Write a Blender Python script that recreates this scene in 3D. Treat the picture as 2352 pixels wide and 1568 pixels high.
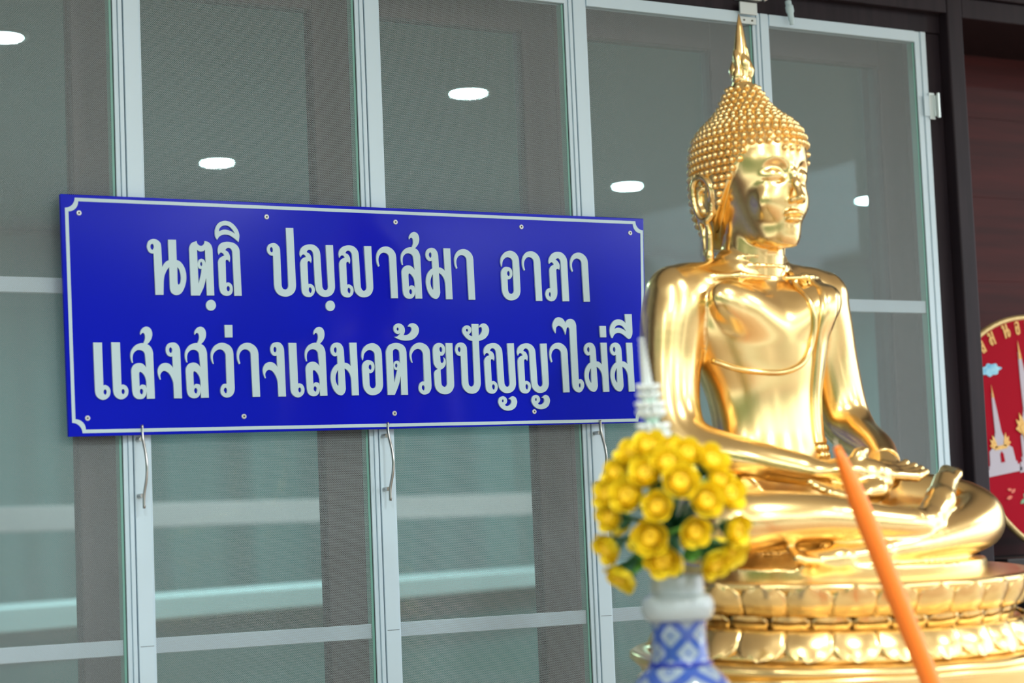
import bpy, math, random
import numpy as np
from mathutils import Matrix, Vector

random.seed(7)
scene = bpy.context.scene
for o in list(bpy.data.objects):
    bpy.data.objects.remove(o)
COL = scene.collection

# ---------------------------------------------------------------- camera
cam_d = bpy.data.cameras.new('camera')
cam_d.sensor_width = 36.0
cam_d.lens = 4900.0 / 2352.0 * 36.0
cam_d.clip_start = 0.05
cam_d.dof.use_dof = True
cam_d.dof.focus_distance = 4.22
cam_d.dof.aperture_fstop = 2.8
cam = bpy.data.objects.new('camera', cam_d)
COL.objects.link(cam)
_f = Vector((0.51676748, 0.85160645, 0.0878512))
_r = Vector((0.85605978, -0.51527418, -0.04067149))
_u = Vector((-0.01063135, -0.09622358, 0.99530297))
cam.matrix_world = Matrix(((_r.x, _u.x, -_f.x, -1.92911), (_r.y, _u.y, -_f.y, -3.69341), (_r.z, _u.z, -_f.z, 1.35), (0, 0, 0, 1)))
scene.camera = cam

# ---------------------------------------------------------------- sky, exposure
world = bpy.data.worlds.new('overcast_sky')
world.use_nodes = True
bg = world.node_tree.nodes['Background']
bg.inputs['Color'].default_value = (0.86, 0.93, 1.0, 1)
bg.inputs['Strength'].default_value = 2.8
scene.world = world
scene.view_settings.view_transform = 'Standard'
scene.view_settings.look = 'None'
scene.view_settings.gamma = 1.0
scene.view_settings.use_curve_mapping = False
scene.view_settings.exposure = 0.38
scene.cycles.use_denoising = True
scene.cycles.max_bounces = 10
scene.cycles.transparent_max_bounces = 16
scene.cycles.sample_clamp_indirect = 6.0
DOWNLIGHT_WATT = 16.0
INNER_WATT = 25.0

# ---------------------------------------------------------------- materials
def mat(name, col, rough=0.5, metal=0.0, spec=0.5, noise=None, bump=0.0, nscale=40.0, stretch=(1, 1, 1), coat=0.0, sss=0.0):
    m = bpy.data.materials.new(name)
    m.use_nodes = True
    nt = m.node_tree
    b = nt.nodes['Principled BSDF']
    b.inputs['Base Color'].default_value = (*col, 1)
    b.inputs['Roughness'].default_value = rough
    b.inputs['Metallic'].default_value = metal
    b.inputs['Specular IOR Level'].default_value = spec
    b.inputs['Coat Weight'].default_value = coat
    if sss:
        b.inputs['Subsurface Weight'].default_value = sss
        b.inputs['Subsurface Radius'].default_value = (0.01, 0.006, 0.003)
    if noise or bump:
        tc = nt.nodes.new('ShaderNodeTexCoord')
        mp = nt.nodes.new('ShaderNodeMapping')
        mp.inputs['Scale'].default_value = stretch
        nz = nt.nodes.new('ShaderNodeTexNoise')
        nz.inputs['Scale'].default_value = nscale
        nz.inputs['Detail'].default_value = 5.0
        nt.links.new(tc.outputs['Object'], mp.inputs['Vector'])
        nt.links.new(mp.outputs['Vector'], nz.inputs['Vector'])
        if noise:
            rp = nt.nodes.new('ShaderNodeValToRGB')
            rp.color_ramp.elements[0].position = 0.3
            rp.color_ramp.elements[1].position = 0.7
            rp.color_ramp.elements[0].color = (*col, 1)
            rp.color_ramp.elements[1].color = (*noise, 1)
            nt.links.new(nz.outputs['Fac'], rp.inputs['Fac'])
            nt.links.new(rp.outputs['Color'], b.inputs['Base Color'])
        if bump:
            bp = nt.nodes.new('ShaderNodeBump')
            bp.inputs['Strength'].default_value = bump
            bp.inputs['Distance'].default_value = 0.002
            nt.links.new(nz.outputs['Fac'], bp.inputs['Height'])
            nt.links.new(bp.outputs['Normal'], b.inputs['Normal'])
    return m

M = {}
M['gold'] = mat('polished_gold', (0.96, 0.69, 0.30), rough=0.25, metal=1.0, bump=0.02, nscale=60)
M['gold_curl'] = mat('gold_leaf_curls', (0.95, 0.68, 0.30), rough=0.3, metal=1.0)
M['alu'] = mat('pale_aluminium', (0.58, 0.73, 0.82), rough=0.38, spec=0.5, noise=(0.54, 0.70, 0.80), nscale=3, stretch=(1, 1, .15))
M['alu_dark'] = mat('dull_aluminium', (0.47, 0.56, 0.58), rough=0.45)
M['groove'] = mat('dark_gap', (0.05, 0.06, 0.065), rough=0.8)
M['green_reflection'] = mat('painted_green_reflection', (0.17, 0.40, 0.34), rough=0.4)  # teal stands for green mirrored in the aluminium return
M['steel'] = mat('brushed_steel', (0.55, 0.55, 0.54), rough=0.3, metal=1.0)
M['zinc'] = mat('zinc_plated', (0.62, 0.70, 0.70), rough=0.35, metal=0.6)
M['screw'] = mat('screw_cap', (0.62, 0.66, 0.66), rough=0.35, metal=0.5)
M['screw_hole'] = mat('screw_recess', (0.08, 0.08, 0.06), rough=0.6)
M['blue'] = mat('blue_acrylic', (0.003, 0.008, 0.50), rough=0.12, spec=0.25)
M['letter'] = mat('pale_letter_acrylic', (0.50, 0.66, 0.71), rough=0.25, spec=0.4)
M['wood_dark'] = mat('dark_brown_wood', (0.013, 0.009, 0.013), rough=0.5, spec=.2, noise=(0.022, 0.015, 0.020), nscale=9, stretch=(6, 6, .5))
M['wood_case'] = mat('casement_wood', (0.040, 0.028, 0.030), rough=0.5, noise=(0.060, 0.042, 0.044), nscale=9, stretch=(6, 6, .5))
M['wood_red'] = mat('reddish_plank', (0.042, 0.010, 0.011), rough=0.5, spec=.15, noise=(0.075, 0.014, 0.014), nscale=5, stretch=(.5, 1, 9))
M['black'] = mat('black_lacquer', (0.006, 0.006, 0.007), rough=0.6)
M['curtain'] = mat('green_curtain', (0.16, 0.29, 0.285), rough=0.8)
M['inner_wall'] = mat('mint_wall', (0.17, 0.27, 0.275), rough=0.8)
M['pink_rail'] = mat('pinkish_rail', (0.62, 0.45, 0.45), rough=0.6)
M['counter'] = mat('white_counter', (0.95, 0.95, 0.97), rough=0.3)
M['plaster'] = mat('white_ceiling', (0.75, 0.76, 0.74), rough=0.8)
M['floor'] = mat('tile_floor', (0.26, 0.15, 0.08), rough=0.3, noise=(0.30, 0.18, 0.10), nscale=4)
M['stem'] = mat('green_plastic', (0.02, 0.13, 0.05), rough=0.5)
M['leaf'] = mat('leaf_green', (0.08, 0.27, 0.03), rough=0.5, noise=(0.14, 0.36, 0.05), nscale=50)
M['yellow'] = mat('yellow_petal', (0.93, 0.68, 0.012), rough=0.5, noise=(0.96, 0.78, 0.03), nscale=60, sss=.15)
M['amber'] = mat('amber_petal', (0.93, 0.60, 0.010), rough=0.5)
M['jasmine'] = mat('white_bud', (0.74, 0.80, 0.78), rough=0.55, sss=.1)
M['mint'] = mat('mint_ring', (0.42, 0.66, 0.52), rough=0.5)
M['porcelain'] = mat('white_porcelain', (0.42, 0.49, 0.50), rough=0.2, coat=.3)
M['candle'] = mat('orange_wax', (0.98, 0.22, 0.015), rough=0.4, sss=.25)
M['wick'] = mat('pale_wick', (0.7, 0.62, 0.45), rough=0.8)
M['bead'] = mat('turquoise_bead', (0.02, 0.45, 0.75), rough=0.1)
M['table'] = mat('altar_wood', (0.52, 0.45, 0.36), rough=0.3, noise=(0.57, 0.50, 0.41), nscale=6, stretch=(1, 8, 1))
M['fan_red'] = mat('red_satin', (0.36, 0.004, 0.018), rough=0.75, spec=.1, bump=.2, nscale=400)
M['fan_rim'] = mat('gold_braid', (0.62, 0.46, 0.20), rough=0.35, metal=.5, bump=.6, nscale=160)
M['thread_silver'] = mat('silver_thread', (0.50, 0.47, 0.55), rough=0.5, bump=.5, nscale=260, stretch=(1, 1, 4))
M['thread_gold'] = mat('gold_thread', (0.72, 0.38, 0.07), rough=0.45, noise=(.85, .55, .16), nscale=180)
M['thread_blue'] = mat('sky_blue_thread', (0.08, 0.42, 0.70), rough=0.5, noise=(.35, .7, .85), nscale=60)
M['thread_green'] = mat('green_thread', (0.06, 0.28, 0.10), rough=0.5, noise=(.30, .48, .34), nscale=60)
M['thread_pink'] = mat('coral_thread', (0.70, 0.16, 0.10), rough=0.5)
M['lamp'] = bpy.data.materials.new('downlight_glow')
M['lamp'].use_nodes = True
_b = M['lamp'].node_tree.nodes['Principled BSDF']
_b.inputs['Emission Color'].default_value = (0.93, 1.0, 0.99, 1)
_b.inputs['Emission Strength'].default_value = 60.0
M['grass'] = mat('lawn_green', (0.05, 0.12, 0.03), rough=0.9, noise=(.08, .17, .04), nscale=3)
M['tree'] = mat('tree_foliage', (0.018, 0.055, 0.016), rough=0.8, noise=(.04, .11, .03), nscale=1.5)
M['pave'] = mat('bright_concrete', (0.66, 0.70, 0.76), rough=0.7)
M['hedge'] = mat('clipped_hedge', (0.16, 0.20, 0.13), rough=0.9, noise=(.22, .24, .18), nscale=2)
M['pinkwall'] = mat('pinkish_wall', (0.55, 0.36, 0.34), rough=0.8)


def blue_white():
    m = bpy.data.materials.new('blue_white_porcelain')
    m.use_nodes = True
    nt = m.node_tree
    b = nt.nodes['Principled BSDF']
    b.inputs['Roughness'].default_value = 0.08
    b.inputs['Coat Weight'].default_value = 0.5
    uv = nt.nodes.new('ShaderNodeUVMap')
    sep = nt.nodes.new('ShaderNodeSeparateXYZ')
    nt.links.new(uv.outputs['UV'], sep.inputs['Vector'])

    def mth(op, a, b_=None):
        n = nt.nodes.new('ShaderNodeMath')
        n.operation = op
        for i, v in enumerate((a, b_)):
            if v is None:
                continue
            if isinstance(v, (int, float)):
                n.inputs[i].default_value = v
            else:
                nt.links.new(v, n.inputs[i])
        return n.outputs[0]
    U = mth('MULTIPLY', sep.outputs['X'], 1.0)
    V = mth('MULTIPLY', sep.outputs['Y'], 1.0)
    p = mth('ABSOLUTE', mth('SUBTRACT', mth('FRACT', mth('ADD', U, V)), 0.5))
    q = mth('ABSOLUTE', mth('SUBTRACT', mth('FRACT', mth('SUBTRACT', U, V)), 0.5))
    lines = mth('GREATER_THAN', mth('MAXIMUM', p, q), 0.34)
    d = mth('ADD', mth('MULTIPLY', p, p), mth('MULTIPLY', q, q))
    ring = mth('MULTIPLY', mth('LESS_THAN', d, 0.028), mth('GREATER_THAN', d, 0.012))
    dot = mth('LESS_THAN', d, 0.004)
    fac = mth('MINIMUM', mth('ADD', mth('ADD', lines, mth('MULTIPLY', ring, .55)), dot), 1.0)
    mx = nt.nodes.new('ShaderNodeMix')
    mx.data_type = 'RGBA'
    nt.links.new(fac, mx.inputs['Factor'])
    mx.inputs['A'].default_value = (0.26, 0.33, 0.39, 1)
    mx.inputs['B'].default_value = (0.040, 0.090, 0.34, 1)
    nt.links.new(mx.outputs['Result'], b.inputs['Base Color'])
    return m


M['bluewhite'] = blue_white()


def glass_mat():
    m = bpy.data.materials.new('window_glass')
    m.use_nodes = True
    nt = m.node_tree
    nt.nodes.remove(nt.nodes['Principled BSDF'])
    out = nt.nodes['Material Output']
    tr = nt.nodes.new('ShaderNodeBsdfTransparent')
    tr.inputs['Color'].default_value = (0.66, 0.88, 0.88, 1)
    gl = nt.nodes.new('ShaderNodeBsdfGlossy')
    gl.inputs['Roughness'].default_value = 0.0
    fr = nt.nodes.new('ShaderNodeFresnel')
    fr.inputs['IOR'].default_value = 1.35
    mx = nt.nodes.new('ShaderNodeMixShader')
    nt.links.new(fr.outputs[0], mx.inputs[0])
    nt.links.new(tr.outputs[0], mx.inputs[1])
    nt.links.new(gl.outputs[0], mx.inputs[2])
    nt.links.new(mx.outputs[0], out.inputs['Surface'])
    return m


M['glass'] = glass_mat()


def screen_mat():
    """woven insect screen: staggered little holes between pale threads"""
    m = bpy.data.materials.new('insect_screen')
    m.use_nodes = True
    nt = m.node_tree
    b = nt.nodes['Principled BSDF']
    b.inputs['Base Color'].default_value = (0.35, 0.41, 0.42, 1)
    b.inputs['Roughness'].default_value = 0.6
    out = nt.nodes['Material Output']
    tc = nt.nodes.new('ShaderNodeTexCoord')
    br = nt.nodes.new('ShaderNodeTexBrick')
    mp = nt.nodes.new('ShaderNodeMapping')
    mp.inputs['Rotation'].default_value = (math.radians(90), 0, 0)
    br.offset = 0.5
    br.inputs['Scale'].default_value = 1.0
    br.inputs['Brick Width'].default_value = 0.0040
    br.inputs['Row Height'].default_value = 0.0021
    br.inputs['Mortar Size'].default_value = 0.00032
    br.inputs['Mortar Smooth'].default_value = 0.2
    nt.links.new(tc.outputs['Object'], mp.inputs['Vector'])
    nt.links.new(mp.outputs['Vector'], br.inputs['Vector'])
    tr = nt.nodes.new('ShaderNodeBsdfTransparent')
    mx = nt.nodes.new('ShaderNodeMixShader')
    nt.links.new(br.outputs['Fac'], mx.inputs[0])
    nt.links.new(tr.outputs[0], mx.inputs[1])
    nt.links.new(b.outputs[0], mx.inputs[2])
    nt.links.new(mx.outputs[0], out.inputs['Surface'])
    return m


M['screen'] = screen_mat()

# ---------------------------------------------------------------- helpers
class MB:
    def __init__(s):
        s.v, s.f = [], []

    def add(s, v, f):
        n = len(s.v)
        s.v += [tuple(map(float, p)) for p in v]
        s.f += [tuple(n + i for i in q) for q in f]
        return s

    def box(s, x0, x1, y0, y1, z0, z1):
        return s.add([(x0, y0, z0), (x1, y0, z0), (x1, y1, z0), (x0, y1, z0), (x0, y0, z1), (x1, y0, z1), (x1, y1, z1), (x0, y1, z1)],
                     [(0, 3, 2, 1), (4, 5, 6, 7), (0, 1, 5, 4), (1, 2, 6, 5), (2, 3, 7, 6), (3, 0, 4, 7)])

    def lathe(s, prof, seg=32, c=(0, 0, 0), sx=1.0, sy=1.0):
        v, f = [], []
        for r, z in prof:
            for i in range(seg):
                a = 2 * math.pi * i / seg
                v.append((c[0] + r * sx * math.cos(a), c[1] + r * sy * math.sin(a), c[2] + z))
        n = len(prof)
        for j in range(n - 1):
            for i in range(seg):
                k = (i + 1) % seg
                f.append((j * seg + i, j * seg + k, (j + 1) * seg + k, (j + 1) * seg + i))
        f.append(tuple(range(seg - 1, -1, -1)))
        f.append(tuple((n - 1) * seg + i for i in range(seg)))
        return s.add(v, f)

    def tube(s, pts, rad, seg=10, flat=1.0):
        P = [Vector(p) for p in pts]
        n = len(P)
        R = rad if isinstance(rad, (list, tuple)) else [rad] * n
        v, f = [], []
        T = [(P[min(i + 1, n - 1)] - P[max(i - 1, 0)]).normalized() for i in range(n)]
        up = Vector((0, 0, 1)) if abs(T[0].z) < 0.9 else Vector((0, 1, 0))
        N = (up - T[0] * up.dot(T[0])).normalized()
        for i in range(n):
            N = (N - T[i] * N.dot(T[i])).normalized()
            B = T[i].cross(N)
            for k in range(seg):
                a = 2 * math.pi * k / seg
                v.append(P[i] + N * (R[i] * math.cos(a)) + B * (R[i] * flat * math.sin(a)))
        for i in range(n - 1):
            for k in range(seg):
                m = (k + 1) % seg
                f.append((i * seg + k, i * seg + m, (i + 1) * seg + m, (i + 1) * seg + k))
        f.append(tuple(range(seg - 1, -1, -1)))
        f.append(tuple((n - 1) * seg + i for i in range(seg)))
        return s.add(v, f)

    def ball(s, c, r, seg=10, rings=6, sc=(1, 1, 1), rot=None):
        v, f = [], []
        for j in range(1, rings):
            th = math.pi * j / rings
            for i in range(seg):
                a = 2 * math.pi * i / seg
                v.append(Vector((r * sc[0] * math.sin(th) * math.cos(a), r * sc[1] * math.sin(th) * math.sin(a), r * sc[2] * math.cos(th))))
        v += [Vector((0, 0, r * sc[2])), Vector((0, 0, -r * sc[2]))]
        if rot is not None:
            v = [rot @ p for p in v]
        v = [p + Vector(c) for p in v]
        for j in range(rings - 2):
            for i in range(seg):
                k = (i + 1) % seg
                f.append((j * seg + i, (j + 1) * seg + i, (j + 1) * seg + k, j * seg + k))
        t, b = len(v) - 2, len(v) - 1
        for i in range(seg):
            k = (i + 1) % seg
            f.append((t, i, k))
            f.append((b, (rings - 2) * seg + k, (rings - 2) * seg + i))
        return s.add(v, f)

    def prism(s, poly, y0, y1):
        """closed (x, z) outline extruded along y"""
        n = len(poly)
        v = [(x, y0, z) for x, z in poly] + [(x, y1, z) for x, z in poly]
        f = [tuple(range(n)), tuple(range(2 * n - 1, n - 1, -1))]
        for i in range(n):
            k = (i + 1) % n
            f.append((k, i, n + i, n + k))
        return s.add(v, f)

    def mesh(s, name):
        me = bpy.data.meshes.new(name)
        me.from_pydata(s.v, [], s.f)
        me.update()
        return me

    def build(s, name, m, parent=None, smooth=False, bevel=0.0, loc=None):
        return obj(name, s.mesh(name), m, parent, smooth, bevel, loc)


def obj(name, me, m, parent=None, smooth=False, bevel=0.0, loc=None):
    if m is not None and not me.materials:
        me.materials.append(M[m] if isinstance(m, str) else m)
    if smooth:
        me.polygons.foreach_set('use_smooth', [True] * len(me.polygons))
    o = bpy.data.objects.new(name, me)
    COL.objects.link(o)
    if parent is not None:
        o.parent = parent
    if loc is not None:
        o.location = loc
    if bevel:
        b = o.modifiers.new('bevel', 'BEVEL')
        b.width = bevel
        b.segments = 2
        b.limit_method = 'ANGLE'
    return o


def tag(o, label, cat, group=None, kind=None):
    if label:
        o['label'] = label
    if cat:
        o['category'] = cat
    if group:
        o['group'] = group
    if kind:
        o['kind'] = kind
    return o


def thing(name, label, cat, loc=(0, 0, 0), group=None):
    o = bpy.data.objects.new(name, None)
    o.empty_display_size = 0.05
    COL.objects.link(o)
    o.location = loc
    return tag(o, label, cat, group)


def struct(o):
    o['kind'] = 'structure'
    return o


def catmull(pts, closed=False, n=6):
    """centripetal-free Catmull-Rom through points (tuples)"""
    P = [np.array(p, float) for p in pts]
    out = []
    m = len(P)
    for i in range(m if closed else m - 1):
        p1, p2 = P[i], P[(i + 1) % m]
        p0 = P[i - 1] if (closed or i > 0) else 2 * p1 - p2
        p3 = P[(i + 2) % m] if (closed or i + 2 < m) else 2 * p2 - p1
        for k in range(n):
            t = k / n
            out.append(0.5 * ((2 * p1) + (-p0 + p2) * t + (2 * p0 - 5 * p1 + 4 * p2 - p3) * t * t + (-p0 + 3 * p1 - 3 * p2 + p3) * t ** 3))
    if not closed:
        out.append(P[-1])
    return [tuple(q) for q in out]

# ================================================================ the setting
# hall floor, ceiling with recessed downlights, ground and garden outside (seen only in reflections)
struct(MB().box(-5.5, 13.0, -7.6, 6.6, -0.12, 0.0).build('floor', 'floor'))
struct(MB().box(-5.5, 4.2, -5.2, 0.329, 2.9, 3.0).build('ceiling', 'plaster'))
struct(MB().box(-5.5, 13.0, 0.33, 6.6, 2.9, 3.0).build('ceiling_inner', 'inner_wall'))
struct(MB().box(-9.6, -9.0, -24, 0.4, -0.3, 4.6).build('side_darkener', 'tree'))  # unseen dark block, added so the gold's left side mirrors olive darkness
struct(MB().box(-60, 60, -60, -7.6, -0.4, -0.3).build('ground', 'grass'))
struct(MB().box(-30, 30, -13.0, -9.0, -0.3, -0.22).build('pavement', 'pave'))
struct(MB().box(-40, 40, -22.3, -22.0, -0.3, 1.94).build('garden_wall', 'pinkwall'))
for k in range(15):
    x = -28 + 4.2 * k + random.uniform(-1, 1)
    t = MB()
    for j in range(9):
        t.ball((random.uniform(-1.7, 1.7), random.uniform(-1.2, 1.2), random.uniform(2.0, 5.2)), random.uniform(1.1, 1.9), 9, 6)
    t.tube([(0, 0, -0.4), (0.1, 0, 2.6)], [.28, .2], 8)
    o = struct(t.build('background_tree', 'tree', smooth=True, loc=(x, -27 + random.uniform(-2, 2), 0)))

lamp_spots = [(-3.45, -2.4), (-1.68, -2.4), (0.07, -2.26), (1.83, -2.49), (3.6, -1.4),
              (-2.1, -4.08), (-0.3, -4.08), (1.54, -4.05), (3.56, -4.04),]
inner_spots = [(0.07, 2.5), (1.83, 2.73), (1.54, 4.29), (3.56, 4.28), (5.0, 4.28), (6.9, 4.28)]
for i, (x, y) in enumerate(lamp_spots + inner_spots):
    o = MB().lathe([(0.062, -0.004), (0.062, 0.0)], 24).build('downlight', 'lamp', loc=(x, y, 2.897))
    struct(o)
    r = MB().lathe([(0.064, 0.004), (0.064, -0.006), (0.078, -0.006), (0.080, 0.004)], 24).build('trim_ring', 'plaster', o)
    ld = bpy.data.lights.new('downlight_lamp', 'AREA')
    ld.shape = 'DISK'
    ld.size = 0.12
    ld.energy = DOWNLIGHT_WATT if y < 0 else INNER_WATT
    ld.color = (0.95, 1.0, 0.98)
    lo = bpy.data.objects.new('downlight_lamp', ld)
    COL.objects.link(lo)
    lo.location = (x, y, 2.888)

# ---- dark timber surround of the window
# room behind the windows: mint walls, a pinkish rail and a long white counter, all dim and out of focus
struct(MB().box(-5.5, 13.0, 6.45, 6.6, 0.0, 2.9).build('wall_back', 'inner_wall'))
struct(MB().box(-5.5, -5.35, 0.45, 6.44, 0.0, 2.9).build('wall_left', 'inner_wall'))
struct(MB().box(12.85, 13.0, 0.45, 6.44, 0.0, 2.9).build('wall_far_right', 'inner_wall'))
struct(MB().box(3.2, 12.84, 0.33, 0.44, 0.0, 2.9).build('wall_side', 'wood_dark'))
struct(MB().box(-5.34, -1.507, 0.072, 0.32, 0.0, 2.72).build('wall_far_left', 'wood_red'))
struct(MB().box(-1.56, -1.0065, 0.0, 0.028, 0.0, 2.474).build('trim_9', 'wood_dark'))
pr = struct(MB().box(-4.0, 4.0, -0.02, 0.02, -0.05, 0.05).build('trim_8', 'pink_rail', bevel=.004))
pr.location = (2.6, 4.9, 1.47)
pr.rotation_euler.z = math.atan2(0.4, 2.23)
ct = thing('long_counter', 'long white counter glimpsed through the window screens below the sign', 'counter', (1.575, 3.83, 0))
ct.rotation_euler.z = math.atan2(1.35, 2.43)
MB().box(-2.9, 2.9, -0.02, 0.42, 1.085, 1.165).build('counter_top', 'counter', ct, bevel=.006)
MB().box(-2.8, 2.8, 0.05, 0.36, 0.001, 1.084).build('base', 'curtain', ct)
lint = struct(MB().box(-3.0, 1.5335, 0.008, 0.07, 2.475, 2.56).build('trim_1', 'wood_dark', bevel=.002))
struct(MB().box(-3.0, 2.9, -0.028, 0.05, 2.562, 2.72).build('trim_2', 'wood_dark', bevel=.004))
struct(MB().box(-3.0, 1.53, -0.022, 0.004, 2.518, 2.561).build('trim_3', 'wood_dark', bevel=.003))
struct(MB().box(1.486, 1.5335, 0.012, 0.07, 0.0, 2.474).build('trim_4', 'wood_dark', bevel=.002))
struct(MB().box(1.5337, 1.581, -0.020, 0.30, 0.0, 2.561).build('trim_5', 'wood_dark', bevel=.004))
struct(MB().box(1.582, 2.9, -0.018, 0.30, 2.512, 2.561).build('trim_6', 'wood_dark', bevel=.003))
struct(MB().box(-5.5, 3.2, -0.012, 0.32, 2.722, 2.899).build('wall_front', 'wood_dark'))
# niche of reddish planks on the right
wr = struct(MB().box(1.582, 3.2, 0.302, 0.329, 0.0, 2.9).build('wall_right', 'wood_dark'))
z = 0.9
for k in range(8):
    h = (0.205, 0.215, 0.2, 0.21, 0.2, 0.215, 0.205, 0.2)[k]
    me = MB().box(1.583, 3.19, 0.286, 0.301, z + 0.0002, z + h - 0.0002).build('plank', 'wood_red', wr, bevel=.0004)
    z += h
struct(MB().box(3.0, 3.19, -0.018, 0.285, 0.0, 2.511).build('trim_7', 'wood_dark'))
# low dark cabinet standing in the niche below the fan
cab = thing('low_cabinet', 'black low cabinet in the timber niche beneath the red fan', 'cabinet', (2.28, 0.13, 0))
MB().box(-0.62, 0.62, -0.125, 0.14, 0.0, 1.210).build('body', 'black', cab, bevel=.004)
MB().box(-0.65, 0.65, -0.14, 0.15, 1.211, 1.236).build('top_board', 'black', cab, bevel=.004)
for s in (-1, 1):
    d = MB().box(-0.30, 0.30, -0.142, -0.126, 0.06, 1.2).build('door', 'black', cab, bevel=.003, loc=(s * 0.305, 0, 0))
    MB().box(-0.006, 0.006, -0.155, -0.143, 0.55, 0.68).build('handle', 'steel', d, bevel=.002, loc=(-s * 0.27, 0, 0))

# ---- timber casements with glass behind the screens; green curtain behind them
YW = 0.10
grooves = [-1.505, -1.005, -0.505, 0.0, 0.495, 0.992, 1.486]
for i in range(6):
    x0, x1 = grooves[i], grooves[i + 1]
    w = struct(MB().box(x1 - 0.066, x1 + 0.012, YW, YW + 0.04, 0.0, 2.474).build('window_%d' % (i + 1), 'wood_case', bevel=.002))
    MB().box(x0 + 0.012, x0 + 0.060, YW, YW + 0.04, 0.0, 2.474).build('stile', 'wood_case', w, bevel=.002)
    MB().box(x0 + 0.0602, x1 - 0.0662, YW, YW + 0.04, 2.407, 2.474).build('top_rail', 'wood_case', w, bevel=.002)
    MB().box(x0 + 0.0602, x1 - 0.0662, YW, YW + 0.04, 0.0, 0.10).build('bottom_rail', 'wood_case', w, bevel=.002)
    MB().box(x0 + 0.055, x1 - 0.062, YW + 0.018, YW + 0.021, 0.095, 2.411).build('pane', 'glass', w)
    MB().box(x1 - 0.0700, x1 - 0.0662, YW + 0.004, YW + 0.017, 0.10, 2.407).build('bead', 'wood_dark', w)

def curtain(name, x0, x1, label):
    v, f = [], []
    nx = int((x1 - x0) / 0.03)
    zs = [0.05, 0.6, 1.2, 1.8, 2.86]
    ph = random.uniform(0, 6)
    for j, zz in enumerate(zs):
        for i in range(nx + 1):
            x = x0 + (x1 - x0) * i / nx
            a = 0.55 + 0.45 * math.sin(x * 1.3 + ph)
            y = 6.2 + 0.11 * a * math.sin(x * 11 + 2.2 * math.sin(x * 1.7 + ph) + 0.12 * zz) + 0.02 * math.sin(x * 29 + zz)
            v.append((x, y, zz))
    for j in range(len(zs) - 1):
        for i in range(nx):
            a = j * (nx + 1) + i
            f.append((a, a + 1, a + nx + 2, a + nx + 1))
    o = MB().add(v, f).build(name, 'curtain', smooth=True)
    s = o.modifiers.new('thick', 'SOLIDIFY')
    s.thickness = 0.003
    return tag(o, label, 'curtain', 'curtains behind the windows')

curtain('curtain', 0.3, 4.4, 'pale green curtain dimly seen through the left window screens')
curtain('curtain', 4.7, 6.9, 'pale green curtain dimly seen through the screen beside the statue head')
curtain('curtain', 7.1, 11.0, 'pale green curtain dimly seen through the screen nearest the dark post')

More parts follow.
